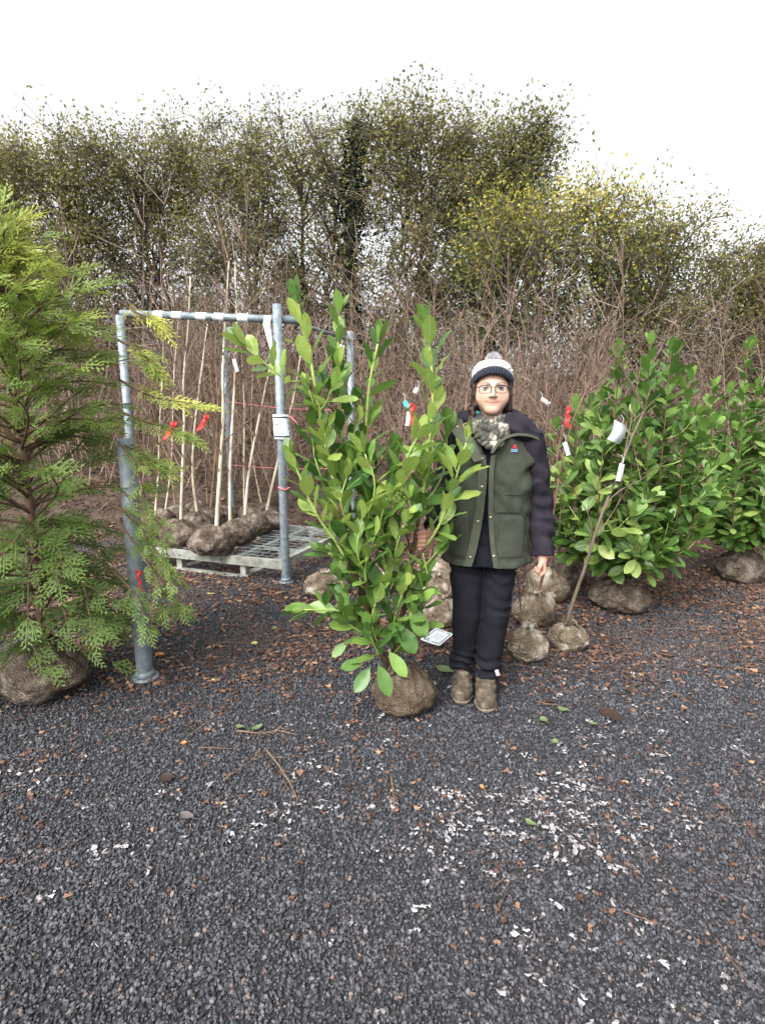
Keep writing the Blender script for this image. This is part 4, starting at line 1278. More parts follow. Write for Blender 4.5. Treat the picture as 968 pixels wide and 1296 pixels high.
for k in range(175):
    h_ = .3 + 1.85 * ((k + .5) / 175) + random.gauss(0, .03)
    a_ = random.uniform(0, 6.283)
    rr = (.30 + .26 * math.sin(math.pi * min(max(h_ - .1, 0), 2.2) / 2.2)) * random.uniform(.45, 1.05)
    if h_ > 1.7: rr *= max(.2, 1 - (h_ - 1.7) / .6)
    b = A(np.interp(h_, TP[:, 2], TP[:, 0]), 0, h_)
    dr = A(math.cos(a_), math.sin(a_), 0); sw = A(-dr[1], dr[0], 0) * random.gauss(0, .12)
    up = random.uniform(.0, .28) if h_ > .9 else random.uniform(-.22, .1)
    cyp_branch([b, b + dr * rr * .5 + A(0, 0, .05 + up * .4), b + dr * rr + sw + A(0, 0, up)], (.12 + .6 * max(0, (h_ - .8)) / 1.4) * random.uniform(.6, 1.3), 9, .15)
for (pxs, gold) in (([(150, 480, 2.7), (190, 500, 2.55), (222, 507, 2.5), (250, 512, 2.48)], .75), ([(150, 520, 2.7), (190, 535, 2.6), (215, 540, 2.55), (236, 552, 2.52)], .5),
                    ([(150, 380, 2.7), (172, 395, 2.6), (190, 402, 2.58), (200, 412, 2.56)], .85), ([(150, 560, 2.7), (180, 575, 2.6), (205, 590, 2.56)], .45), ([(150, 430, 2.7), (178, 445, 2.6), (190, 460, 2.58)], .6),
                    ([(140, 610, 2.7), (175, 640, 2.6), (205, 668, 2.5), (212, 708, 2.45)], .3), ([(150, 640, 2.65), (185, 680, 2.5), (212, 720, 2.45), (228, 762, 2.42)], .3),
                    ([(150, 660, 2.6), (178, 700, 2.48), (200, 735, 2.44), (206, 765, 2.42)], .26), ([(140, 720, 2.6), (165, 745, 2.5), (178, 765, 2.45), (186, 790, 2.42)], .35), ([(140, 640, 2.6), (172, 655, 2.5), (188, 690, 2.46)], .35), ([(150, 560, 2.6), (172, 590, 2.5), (184, 630, 2.46)], .42)):
    low_ = pxs[-1][1] > 620
    cyp_branch([yp(*q) - cy for q in pxs], gold, 11 if low_ else 14, .11 if low_ else .13)
br.build('branches', M['stem_brown'], cyp)
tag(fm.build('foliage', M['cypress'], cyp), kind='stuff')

# ------------------------------------------------------------------ plant tags and ribbons
def hang_tag(px, py, Y, w_, h_, tilt, mat, label, yaw=0.0, string_up=.05, curl=.15):
    c = yp(px, py, Y)
    root = empty('plant_tag', c, label, 'tag')
    R_ = np.array((Matrix.Rotation(yaw, 3, 'Z') @ Matrix.Rotation(tilt, 3, 'Y')))
    m = MB()
    nv = 7
    V = []
    for off in (0, .0012):
        for j_ in range(nv):
            v = j_ / (nv - 1) - .5
            for u in (-.5, .5):
                V.append(R_ @ A(u * w_, -off + curl * h_ * (v * v), v * h_))
    Q = [[j_ * 2, j_ * 2 + 1, j_ * 2 + 3, j_ * 2 + 2] for j_ in range(nv - 1)] + [[14 + j_ * 2, 14 + j_ * 2 + 2, 14 + j_ * 2 + 3, 14 + j_ * 2 + 1] for j_ in range(nv - 1)]
    Q += [[j_ * 2, j_ * 2 + 2, 14 + j_ * 2 + 2, 14 + j_ * 2] for j_ in range(nv - 1)] + [[j_ * 2 + 1, 14 + j_ * 2 + 1, 14 + j_ * 2 + 3, j_ * 2 + 3] for j_ in range(nv - 1)]
    m.add(V, Q); m.build('strip', mat, root)
    if string_up:
        s = MB(); tp = R_ @ A(0, 0, h_ / 2)
        s.tube(spline([tp - A(0, 0, .006), tp + A(.006, 0, string_up * .5), tp + A(-.004, .02, string_up)], 6), .0012, 4); s.build('tie', M['paper'], root)
    return root
hang_tag(517, 530, 3.3, .030, .085, .12, M['paper'], 'pale tag hanging beside the red ribbon behind the tall laurel')
hang_tag(514, 512, 3.32, .03, .05, -.5, M['teal'], 'small teal tag above the pale tag behind the laurel')
hang_tag(717, 568, 3.3, .028, .085, -.35, M['paper'], 'narrow white tag by the navy sleeve')
hang_tag(785, 598, 3.0, .032, .1, .15, M['paper'], 'narrow pale blue tag on the leaning brown stem')
hang_tag(783, 547, 3.35, .10, .125, .35, M['paper'], 'large folded white label among the dense laurel leaves', yaw=.3, curl=.6)
hang_tag(690, 508, 3.9, .032, .075, -1.0, M['grey_tag'], 'faded grey tag tilted in the bare twigs by the shoulder')
hang_tag(432, 443, 4.4, .05, .085, .1, M['paper'], 'pale blue tag between the top leaves of the tall laurel')
hang_tag(298, 462, 4.7, .03, .11, -.25, M['paper'], 'thin white strip hanging from the birches under the bar')
hang_tag(527, 494, 3.6, .035, .04, .5, M['grey_tag'], 'small crumpled pale tag beside the narrow laurel shoot')
def hang_ribbon(px, py, Y, label, s=1.0):
    c = yp(px, py, Y)
    m = MB(); PP = spline(np.array([[.012, 0, .06], [-.006, -.01, .03], [.006, 0, -.005], [-.004, .0, -.035], [.02, 0, -.07]]) * s, 12)
    w_ = A(.009, -.004, .003) * s
    m.add(np.concatenate([PP - w_, PP + w_]), [[k, k + 1, 12 + k + 1, 12 + k] for k in range(11)])
    m.tube(spline(np.array([[-.015, 0, .05], [0, -.01, .075], [.018, 0, .05], [.004, 0, .03]]) * s, 8), .005 * s, 5)
    o = m.build('red_ribbon', M['red']); o.location = c
    return tag(o, label, 'ribbon')
hang_ribbon(521, 527, 3.28, 'red ribbon tied next to the pale hanging tag')
hang_ribbon(718, 528, 3.45, 'red ribbon on the twigs above the narrow white tag', .9)
hang_ribbon(176, 735, 2.62, 'red tie dangling at the foot of the stout post', .8)

# card lying on the gravel
qd = [gp(x_, y_, .012) for (x_, y_) in ((532, 811), (556, 819), (574, 804), (552, 796))]
cc = np.mean(qd, 0)
cr = empty('plant_label', cc, 'white label with black border lying flat on the gravel', 'label')
def bil(u, v, z=0): return (qd[0] * (1 - u) * (1 - v) + qd[1] * u * (1 - v) + qd[2] * u * v + qd[3] * (1 - u) * v) - cc + A(0, 0, z + .012 * (u - .5) ** 2)
def bpatch(u0, u1, v0, v1, z, m, n_=5):
    V = [bil(u0 + (u1 - u0) * a_ / (n_ - 1), v0 + (v1 - v0) * b_ / (n_ - 1), z) for b_ in range(n_) for a_ in range(n_)]
    m.add(V, [[b_ * n_ + a_, b_ * n_ + a_ + 1, (b_ + 1) * n_ + a_ + 1, (b_ + 1) * n_ + a_] for b_ in range(n_ - 1) for a_ in range(n_ - 1)])
m = MB(); bpatch(0, 1, 0, 1, .006, m, 7); bpatch(0, 1, 0, 1, .0035, m, 7); m.build('card', M['paper'], cr)
m = MB()
for q in ((.08, .12, .08, .92), (.88, .92, .08, .92), (.12, .4, .08, .12), (.5, .88, .08, .12), (.12, .55, .88, .92), (.65, .88, .88, .92), (.2, .3, .16, .24)):
    m = MB(); bpatch(*q, .0075, m); m.build('border', M['ink'], cr)
for v in (.35, .45, .55, .66):
    m = MB(); bpatch(.28, .72 - .1 * (v > .6), v, v + .035, .0075, m); m.build('printed_line', M['ink_blue'], cr)

# ------------------------------------------------------------------ litter on the gravel
lt = MB()
n = 46000
Y = RNG.uniform(1.2, 6.2, n); X = (RNG.random(n) - .5) * 2 * (.74 * Y + .4)
dens = np.interp(Y, [1.2, 2.2, 2.9, 3.6, 6.2], [.06, .12, .4, .95, 1]) * (.25 + 1.3 * np.clip((vnoise(X * 2.2, Y * 2.2, 2.2) - .35) * 2.2, 0, 1))
k = RNG.random(n) < dens
X, Y = X[k], Y[k]; n = len(X)
C_ = np.stack([X, Y, RNG.uniform(.005, .014, n)], 1)
lt.scraps(C_, RNG.uniform(.007, .026, n) * np.interp(Y, [1.2, 2.4, 3.2], [.6, .85, 1.25]), RNG.random(n))
n = 150
Y = RNG.uniform(1.2, 5.5, n); X = (RNG.random(n) - .5) * 2 * (.7 * Y + .3)
P0 = np.stack([X, Y, np.full(n, .012)], 1)
lt.prisms(P0, P0 + unit(RNG.normal(size=(n, 3)) * A(1, 1, .05)) * RNG.uniform(.03, .16, n)[:, None], 0.0013, .0008, 3, .3 + .6 * RNG.random(n))
tag(lt.build('leaf_litter', M['litter'], smooth=False), 'small brown dead leaves and bits of straw strewn over dark gravel', 'leaf litter', kind='stuff')

wb = MB()
n = 6600
Y = RNG.uniform(.8, 3.1, n); X = (RNG.random(n) - .5) * 2 * (.74 * Y + .35)
dens = np.interp(Y, [.8, 1.4, 1.55, 1.8, 2.0, 2.35, 3.1], [.1, .2, .95, .9, .55, .12, .03]) * np.interp(X / Y, [-.6, -.35, 0, .45], [.3, .5, .8, 1]) * np.clip((vnoise(X * 3, Y * 3, 5.2) - .3) * 2.4, 0.05, 1)
k = RNG.random(n) < dens
for x_, y_ in zip(X[k], Y[k]):
    big_ = random.random() ** 2; st_d = random.random() * 3.14
    for q in range(int(1 + 6 * big_)):
        nn = random.randint(6, 9); r_ = random.uniform(.003, .0095) * (1 + .5 * big_)
        an = np.sort(RNG.random(nn)) * 6.283
        el = random.uniform(.3, .9); th_ = st_d + random.gauss(0, .5)
        px_ = np.cos(an) * r_ * RNG.uniform(.5, 1.3, nn); py_ = np.sin(an) * r_ * el * RNG.uniform(.5, 1.3, nn)
        u_, v_ = random.gauss(0, .008 + .014 * big_), random.gauss(0, .004 + .006 * big_)
        V = np.stack([px_ * math.cos(th_) - py_ * math.sin(th_), px_ * math.sin(th_) + py_ * math.cos(th_), RNG.uniform(-.002, .005, nn)], 1)
        V += A(x_ + u_ * math.cos(st_d) - v_ * math.sin(st_d), y_ + u_ * math.sin(st_d) + v_ * math.cos(st_d), .0075)
        V = np.vstack([V, V.mean(0) + A(0, 0, .003)])
        wb.add(V, None, [[a_, (a_ + 1) % nn, nn] for a_ in range(nn)], min(1, random.random() * .7 + .3 * big_))
tag(wb.build('white_scraps', M['white_bits'], smooth=False), 'tiny white scraps scattered over the gravel', 'scraps', kind='stuff')


def fallen(px, py, L_, W_, rz, mat, label, lobes=False, group=None):
    c = gp(px, py, .013)
    m = MB(); rows = 7
    V = []
    for i_ in range(rows):
        t = i_ / (rows - 1)
        wd = W_ / 2 * math.sin(math.pi * min(max(t * .94 + .03, 0), 1)) ** .8 * (1 + (.35 * math.sin(t * 19) if lobes else .06 * math.sin(t * 11)))
        for u in (-1, 0, 1):
            V.append((u * wd, (t - .5) * L_, .006 * abs(u) + .01 * (t - .5) ** 2 + .002 * math.sin(t * 9 + u)))
    m.add(V, [[i_ * 3 + k, i_ * 3 + k + 1, (i_ + 1) * 3 + k + 1, (i_ + 1) * 3 + k] for i_ in range(rows - 1) for k in range(2)])
    m.tube([A(0, -L_ / 2, .002), A(.004, -L_ * .75, .004)], [.0014, .001], 4)
    o = m.build('fallen_leaf', mat); o.location = c; o.rotation_euler = (0, 0, rz)
    return tag(o, label, 'leaf', group)
G_ = M['leaf_green_dead']
for (px, py, l_, w_, rz, mt, lab, lo) in (
        (236, 1034, .055, .035, 1.2, M['white_bits'], 'single large bleached leaf on the gravel', False),
        (395 + 215, 998, .026, .017, .4, M['leaf_orange'], 'small orange leaf on bare gravel in front of the boots', False),
        (688, 912, .045, .04, .5, G_, 'lobed green leaf right of the boots', True),
        (712, 899, .05, .04, 1.2, G_, 'dull green leaf beyond the lobed one', True),
        (750, 917, .035, .02, 1.4, G_, 'small fresh green leaf near the brown leaf patch', False),
        (702, 940, .04, .03, -.6, G_, 'pale green leaf beside white scraps', True),
        (563, 848, .11, .075, .9, G_, 'broad weathered leaf lying beside the trouser leg', True),
        (671, 1043, .04, .025, .9, G_, 'yellow-green leaf among the white scraps', False),
        (303, 921, .04, .025, 1.4, G_, 'small green leaf by the tuft of dry stalks', False),
        (325, 922, .06, .03, -.8, G_, 'curled green leaf on the tuft of dry stalks', True),
        (266, 752, .06, .03, 1.5, M['leaf_yellow'], 'yellow leaf below the stillage edge', False),
        (347, 796, .05, .04, .2, G_, 'pale green lobed leaf between the stillage and the laurel', True),
        (772, 905, .13, .08, .3, M['litter'], 'large rust brown leaf patch at the right', True),
        (232, 942, .03, .025, .3, M['leaf_orange'], 'small orange leaf left of the dry twig', False),
        (210, 986, .06, .05, .9, M['litter'], 'rust brown leaf flat on the gravel', True),
        (695, 888, .06, .04, 1.0, M['litter'], 'brown curled leaf beside the yellow stalk', True),
        (270, 862, .03, .02, .9, M['leaf_yellow'], 'small yellow leaf near the post foot', False),
        (202, 829, .06, .05, 1.2, M['leaf_orange'], 'orange brown leaf beside the stout post', True),
        (322, 815, .05, .04, .6, M['leaf_yellow'], 'tan dry leaf in the middle of the gravel', True)):
    fallen(px, py, l_, w_, rz, mt, lab, lo)


def dry_twig(pxs, label, r_=.0035, side=4):
    P = np.array([gp(a_, b_, .015 + .006 * (k_ % 2)) for k_, (a_, b_) in enumerate(pxs)])
    c = P.mean(0); c[2] = 0
    Q = spline(P - c, 12)
    m = MB(); r_ *= .75; m.tube(Q, np.linspace(r_, r_ * .45, 12), 6)
    for k_ in range(side):
        q = random.randint(2, 9); d = unit(Q[q + 1] - Q[q]); s = A(-d[1], d[0], .1) * random.choice((-1, 1))
        m.tube([Q[q], Q[q] + unit(d + s * .9) * random.uniform(.03, .08)], [r_ * .5, r_ * .2], 4)
    o = m.build('dry_twig', M['straw']); o.location = c
    return tag(o, label, 'twig')
dry_twig([(335, 947), (352, 968), (366, 990), (377, 1013)], 'branched rusty twig lying on the gravel', .005, 7)
dry_twig([(254, 946), (275, 947), (294, 948)], 'short straight twig left of the branched one', .003, 1)
dry_twig([(495, 982), (497, 1000), (500, 1023)], 'pale forked stalk standing out on the gravel', .004, 6)
dry_twig([(282, 988), (300, 975), (320, 960), (332, 945)], 'thin bent stalk between green leaf and branched twig', .003, 2)
dry_twig([(365, 806), (395, 803), (425, 799), (450, 797)], 'long thin stick on the gravel under the low laurel branch', .004, 1)
dry_twig([(680, 888), (692, 891), (706, 892)], 'short yellow stalk right of the boots', .005, 0)
dry_twig([(240, 930), (262, 915), (285, 905)], 'faint curved straw near the left edge of the gravel', .0025, 1)
dry_twig([(300, 925), (330, 928), (352, 925), (375, 930)], 'tuft of dry stalks holding two green leaves', .004, 9)

# ------------------------------------------------------------------ the person
class SDF:
    """signed distance field on a grid; surface read out with naive surface nets"""
    def __init__(s, lo, hi, h):
        s.lo = np.asarray(lo, float); s.h = h
        s.n = np.ceil((np.asarray(hi, float) - s.lo) / h).astype(int) + 1
        s.F = np.full(tuple(s.n), 0.3, np.float32)
        s.ax = [s.lo[k] + np.arange(s.n[k]) * h for k in range(3)]

    def sub(s, lo, hi):
        sl, g = [], []
        for k in range(3):
            a = int(np.clip(math.floor((lo[k] - s.lo[k]) / s.h), 0, s.n[k])); b = int(np.clip(math.ceil((hi[k] - s.lo[k]) / s.h) + 1, 0, s.n[k]))
            sl.append(slice(a, b)); sh = [1, 1, 1]; sh[k] = -1
            g.append(s.ax[k][a:b].reshape(sh))
        return tuple(sl), g

    def put(s, fn, lo, hi, k=0.0, op='u', pad=0.04):
        sl, (x, y, z) = s.sub(np.asarray(lo) - pad, np.asarray(hi) + pad)
        d = fn(x, y, z).astype(np.float32); a = s.F[sl]
        if op == 's': d, a = d, -a
        if k > 0:
            h = np.clip(.5 + .5 * (a - d) / k, 0, 1)
            r = a * (1 - h) + d * h - k * h * (1 - h)
        else:
            r = np.minimum(a, d)
        s.F[sl] = -r if op == 's' else r

    def cap(s, a, b, ra, rb, k=.01, op='u', sy=1.0, sx=1.0):
        a, b = np.asarray(a, float), np.asarray(b, float)
        m = max(ra, rb)
        def fn(x, y, z):
            ab = (b - a) * A(1 / sx, 1 / sy, 1); L2 = max(float(ab @ ab), 1e-9)
            px, py, pz = (x - a[0]) / sx, (y - a[1]) / sy, z - a[2]
            t = np.clip((px * ab[0] + py * ab[1] + pz * ab[2]) / L2, 0, 1)
            return np.sqrt((px - ab[0] * t) ** 2 + (py - ab[1] * t) ** 2 + (pz - ab[2] * t) ** 2) - (ra + (rb - ra) * t)
        s.put(fn, np.minimum(a, b) - m * max(sx, sy, 1), np.maximum(a, b) + m * max(sx, sy, 1), k, op)

    def chain(s, pts, rad, k=.01, **kw):
        for i_ in range(len(pts) - 1): s.cap(pts[i_], pts[i_ + 1], rad[i_], rad[i_ + 1], k, **kw)

    def ell(s, c, r, k=.01, op='u'):
        c, r = np.asarray(c, float), np.asarray(r, float)
        fn = lambda x, y, z: (np.sqrt(((x - c[0]) / r[0]) ** 2 + ((y - c[1]) / r[1]) ** 2 + ((z - c[2]) / r[2]) ** 2) - 1) * r.min()
        s.put(fn, c - r, c + r, k, op)

    def loft(s, zs, cx, cy, rx, ry, k=.01, p=2.4, op='u'):
        def fn(x, y, z):
            X, Y_, RX, RY = [np.interp(z, zs, q) for q in (cx, cy, rx, ry)]
            d = ((np.abs(x - X) / RX) ** p + (np.abs(y - Y_) / RY) ** p) ** (1 / p) - 1
            return np.maximum(np.maximum(d * np.minimum(RX, RY), zs[0] - z), z - zs[-1])
        m = max(max(rx), max(ry)) + .25
        s.put(fn, (-m, -m, zs[0]), (m, m, zs[-1]), k, op)

    def field(s, fn):
        x, y, z = [s.ax[k].reshape([-1 if q == k else 1 for q in range(3)]) for k in range(3)]
        s.F = fn(s.F, x, y, z).astype(np.float32)

    def front(s, x, z):
        """y of the first surface met coming from -y"""
        i_ = int(round((x - s.lo[0]) / s.h)); k_ = int(round((z - s.lo[2]) / s.h)); c = s.F[i_, :, k_]
        q = int(np.argmax(c < 0)); t = c[q - 1] / (c[q - 1] - c[q])
        return s.lo[1] + (q - 1 + t) * s.h

    def surface(s):
        F = s.F; I = F < 0
        nx, ny, nz = F.shape
        c = [I[a:nx - 1 + a, b:ny - 1 + b, d:nz - 1 + d] for a in (0, 1) for b in (0, 1) for d in (0, 1)]
        anyv = c[0].copy(); allv = c[0].copy()
        for q in c[1:]: anyv |= q; allv &= q
        act = np.argwhere(anyv & ~allv)
        idx = np.full((nx - 1, ny - 1, nz - 1), -1, int); idx[act[:, 0], act[:, 1], act[:, 2]] = np.arange(len(act))
        acc = np.zeros((len(act), 3)); cnt = np.zeros(len(act))
        cor = [(a, b, d) for a in (0, 1) for b in (0, 1) for d in (0, 1)]
        for p_ in range(8):
            for q_ in range(p_ + 1, 8):
                A_, B_ = np.array(cor[p_]), np.array(cor[q_])
                if np.abs(A_ - B_).sum() != 1: continue
                fa = F[act[:, 0] + A_[0], act[:, 1] + A_[1], act[:, 2] + A_[2]]; fb = F[act[:, 0] + B_[0], act[:, 1] + B_[1], act[:, 2] + B_[2]]
                m_ = (fa < 0) != (fb < 0)
                t = np.where(m_, fa / np.where(m_, fa - fb, 1), 0)[:, None]
                acc += np.where(m_[:, None], A_ + t * (B_ - A_), 0); cnt += m_
        V = s.lo + (act + acc / cnt[:, None]) * s.h
        Q = []
        for ax in range(3):
            sl0 = [slice(None)] * 3; sl1 = [slice(None)] * 3
            sl0[ax] = slice(0, -1); sl1[ax] = slice(1, None)
            a_, b_ = I[tuple(sl0)], I[tuple(sl1)]
            e = np.argwhere(a_ != b_)
            u, v = (ax + 1) % 3, (ax + 2) % 3
            ok = (e[:, u] > 0) & (e[:, v] > 0) & (e[:, u] < F.shape[u] - 1) & (e[:, v] < F.shape[v] - 1)
            e = e[ok]
            fl = a_[e[:, 0], e[:, 1], e[:, 2]]
            def cell(du, dv):
                q = e.copy(); q[:, u] -= du; q[:, v] -= dv
                return idx[q[:, 0], q[:, 1], q[:, 2]]
            c0, c1, c2, c3 = cell(1, 1), cell(0, 1), cell(0, 0), cell(1, 0)
            q = np.stack([c0, c1, c2, c3], 1); q[~fl] = q[~fl][:, ::-1]
            Q.append(q)
        return V, np.concatenate(Q)

    def build(s, name, mat, parent, vcol=None):
        V, Q = s.surface()
        col = None if vcol is None else vcol(V)
        return link(name, np_mesh(name, V, Q, None, mat, vcol=col), parent)


def vcol_mat(name, rough=0.5, sss=0.0, spec=0.35):
    m, nt, out = new_mat(name)
    a = N(nt, 'ShaderNodeVertexColor', layer_name='col')
    p = N(nt, 'ShaderNodeBsdfPrincipled', Roughness=rough); p.inputs['Specular IOR Level'].default_value = spec
    if sss:
        p.inputs['Subsurface Weight'].default_value = sss; p.inputs['Subsurface Radius'].default_value = (.012, .005, .003); p.inputs['Subsurface Scale'].default_value = .5
    nz = N(nt, 'ShaderNodeTexNoise', Scale=220.0, Detail=2)
    tc = N(nt, 'ShaderNodeTexCoord'); nt.links.new(tc.outputs['Object'], nz.inputs['Vector'])
    b = N(nt, 'ShaderNodeBump', Strength=.12, Distance=.001); nt.links.new(nz.outputs[0], b.inputs['Height']); nt.links.new(b.outputs[0], p.inputs['Normal'])
    nt.links.new(a.outputs[0], p.inputs['Base Color']); nt.links.new(p.outputs[0], out.inputs[0])
    return m


M['skin'] = vcol_mat('skin', .48, .25)
M['olive'] = surf('olive_jacket_cloth', (0.036, 0.041, 0.031), (0.058, 0.064, 0.048), 14, .9, .35, 420, spec=.15, dist=.0015)
M['olive_trim'] = surf('olive_jacket_trim', (0.055, 0.062, 0.045), (0.08, 0.088, 0.064), 20, .85, .3, 420, spec=.15, dist=.001)
M['navy'] = surf('dark_navy_cloth', (0.014, 0.012, 0.018), (0.026, 0.022, 0.031), 12, .85, .3, 380, spec=.15, dist=.0015)
M['fleece'] = surf('black_fleece', (0.007, 0.008, 0.012), (0.016, 0.017, 0.023), 20, .95, .4, 300, spec=.1)
M['denim'] = surf('dark_work_trousers', (0.007, 0.007, 0.011), (0.014, 0.014, 0.02), 9, .85, .35, 350, spec=.15, dist=.0015)
M['boot'] = surf('muddy_boot_leather', (0.035, 0.026, 0.02), (0.1, 0.078, 0.058), 22, .85, .6, 90, c3=(.22, .185, .145), dist=.003)
M['sole'] = surf('boot_sole', (0.1, 0.085, 0.065), (0.24, 0.2, 0.155), 30, .9, .4, 90)
M['lace'] = plain('boot_lace', (0.05, 0.04, 0.03), .8)
M['hair'] = surf('brown_hair', (0.022, 0.012, 0.008), (0.06, 0.032, 0.02), 60, .5, .6, 160, stretch=(1, 1, .2), spec=.4)
M['hat_white'] = surf('white_knit', (0.7, 0.69, 0.66), (0.84, 0.83, 0.8), 70, .95, .4, 120, spec=.1, dist=.003)
M['hat_navy'] = surf('navy_rib_knit', (0.025, 0.028, 0.042), (0.055, 0.06, 0.08), 90, .95, .6, 200, spec=.1, dist=.002)
M['fur'] = leaf_mat('grey_fur', [(0, (.4, .39, .4)), (.6, (.6, .58, .59)), (1, (.8, .78, .79))], .3, .8, spec=.2)
M['scarf'] = surf('mottled_chunky_knit', (0.02, 0.02, 0.024), (0.10, 0.095, 0.085), 22, .95, .7, 90, c3=(.52, .47, .38), spec=.1, dist=.004, detail=2)
M['specs'] = plain('dark_spectacle_frame', (0.03, 0.018, 0.018), .35)
M['brow'] = plain('eyebrow_hair', (0.14, 0.08, 0.055), .8)
M['metal'] = plain('brass_stud', (0.55, 0.48, 0.36), .3, .8)
M['seam'] = plain('dark_seam', (0.02, 0.024, 0.018), .9)
M['eye'] = vcol_mat('eye', .12, 0, .6)
M['teal_cloth'] = plain('teal_collar', (0.03, 0.16, 0.2), .8)
ml, nt, out = new_mat('spectacle_lens')
tr_n = N(nt, 'ShaderNodeBsdfTransparent'); gl_n = N(nt, 'ShaderNodeBsdfGlossy', Roughness=.05); mx_n = N(nt, 'ShaderNodeMixShader'); mx_n.inputs[0].default_value = .06
nt.links.new(tr_n.outputs[0], mx_n.inputs[1]); nt.links.new(gl_n.outputs[0], mx_n.inputs[2]); nt.links.new(mx_n.outputs[0], out.inputs[0])
M['lens'] = ml

PO = A(.5, 2.55, 0)
per = empty('person', PO, 'person in bobble hat, scarf and olive jacket holding the tall laurel', 'person', rz=math.radians(-8))
HC = A(.012, 0, 1.535)                       # between the eyes, inside the head
SHR, ELR, WRR = A(.19, .0, 1.285), A(.262, .03, 1.0), A(.276, -.035, .765)
SHL, ELL, WRL = A(-.135, .0, 1.285), A(-.2, .05, 1.04), A(-.245, -.125, .885)
GRIP = A(-.296, -.183, .835)

# --- the body: one continuous surface
b = SDF((-.36, -.28, -.01), (.36, .2, 1.69), .0042)
b.loft([.70, .80, .95, 1.1, 1.24, 1.31, 1.36], [.01] * 7, [.012] * 7, [.14, .145, .125, .135, .145, .12, .07], [.09, .095, .085, .09, .09, .075, .055], 0, 2.2)
b.chain([(-.08, .01, .82), (-.068, .0, .44), (-.075, .05, .09)], [.078, .05, .036], .03)
b.chain([(.085, .01, .82), (.062, .0, .44), (.03, .0, .09)], [.078, .05, .036], .03)
b.cap((-.075, .06, .04), (-.088, -.1, .032), .032, .026, .02); b.cap((.03, .005, .04), (.024, -.16, .032), .032, .026, .02)
b.chain([SHR - A(.03, 0, 0), ELR, WRR], [.052, .038, .026], .03)
b.chain([SHL + A(.03, 0, 0), ELL, WRL], [.052, .038, .026], .03)
b.cap((.01, .02, 1.3), HC + A(0, .012, -.085), .056, .052, .03)
h = HC
b.ell(h + A(0, .02, .018), (.0755, .095, .093), .02)
b.ell(h + A(0, -.024, -.03), (.0725, .071, .083), .025)
b.cap(h + A(-.005, -.072, -.095), h + A(.005, -.072, -.095), .016, .016, .03)
for s in (-1, 1):
    b.cap(h + A(s * .045, -.008, -.045), h + A(s * .014, -.06, -.092), .022, .015, .025)
    b.ell(h + A(s * .040, -.064, -.042), (.028, .018, .026), .03)
    b.cap(h + A(s * .012, -.0935, .019), h + A(s * .046, -.078, .017), .0055, .005, .012)
    b.ell(h + A(s * .076, .012, -.012), (.01, .017, .03), .008)
for s in (-1, 1):
    b.ell(h + A(s * .0355, -.106, .0), (.0165, .021, .0066), .006, 's')
b.chain([h + A(0, -.092, .008), h + A(0, -.098, -.01), h + A(0, -.110, -.032)], [.007, .0075, .0095], .010)
for s in (-1, 1): b.ell(h + A(s * .012, -.1, -.0355), (.0065, .009, .006), .006)
def on_face(x, z, d): return A(h[0] + x, b.front(h[0] + x, h[2] + z) + d, h[2] + z)
LIPU = [on_face(x_, -.0625 + .0085 * (x_ / .033) ** 2, .0028) for x_ in (-.032, -.022, -.01, 0, .01, .022, .032)]
LIPL = [on_face(x_, -.0705 + .0115 * (x_ / .028) ** 2, .003) for x_ in (-.025, -.013, 0, .013, .025)]
LIPM = [on_face(x_, -.0662 + .0105 * (x_ / .033) ** 2, -.0012) for x_ in (-.034, -.024, -.012, 0, .012, .024, .034)]
b.chain(LIPU, [.0018, .0027, .0034, .0032, .0034, .0027, .0018], .005)
b.chain(LIPL, [.002, .0036, .0042, .0036, .002], .006)
b.chain(LIPM, [.0016] * 7, .0015, op='s')
# hand gripping the laurel stem: palm, four wrapped fingers, thumb
G = GRIP
b.chain([WRL, G + A(.036, .03, .02)], [.024, .022], .015)
b.cap(G + A(.034, .016, .026), G + A(.034, .016, -.024), .019, .017, .014)
for q, (dz, ln) in enumerate(((.03, 1.0), (.011, 1.08), (-.008, 1.02), (-.026, .86))):
    b.chain([G + A(.032, -.006, dz), G + A(.016, -.03 * ln, dz - .002), G + A(-.01 * ln, -.029 * ln, dz - .004), G + A(-.022 * ln, -.006, dz - .006)], [.0098, .0092, .0086, .0078], .003)
b.chain([G + A(.034, .008, .036), G + A(.014, -.026, .05), G + A(-.014, -.03, .046)], [.0125, .0105, .0085], .006)
# hanging hand, lightly curled
b.chain([WRR, A(.277, -.04, .735)], [.024, .024], .015)
b.cap((.278, -.018, .722), (.276, -.062, .722), .0185, .0185, .015, sx=.8)
for q, (y_, ln) in enumerate(((-.07, .95), (-.051, 1.05), (-.032, 1.0), (-.014, .84))):
    b.chain([A(.281, y_, .712), A(.284, y_, .712 - .034 * ln), A(.266, y_ - .002, .712 - .05 * ln), A(.251, y_, .712 - .034 * ln)], [.0105, .0095, .009, .008], .003)
b.chain([A(.27, -.066, .732), A(.258, -.085, .708), A(.252, -.086, .682)], [.0125, .0105, .0085], .006)


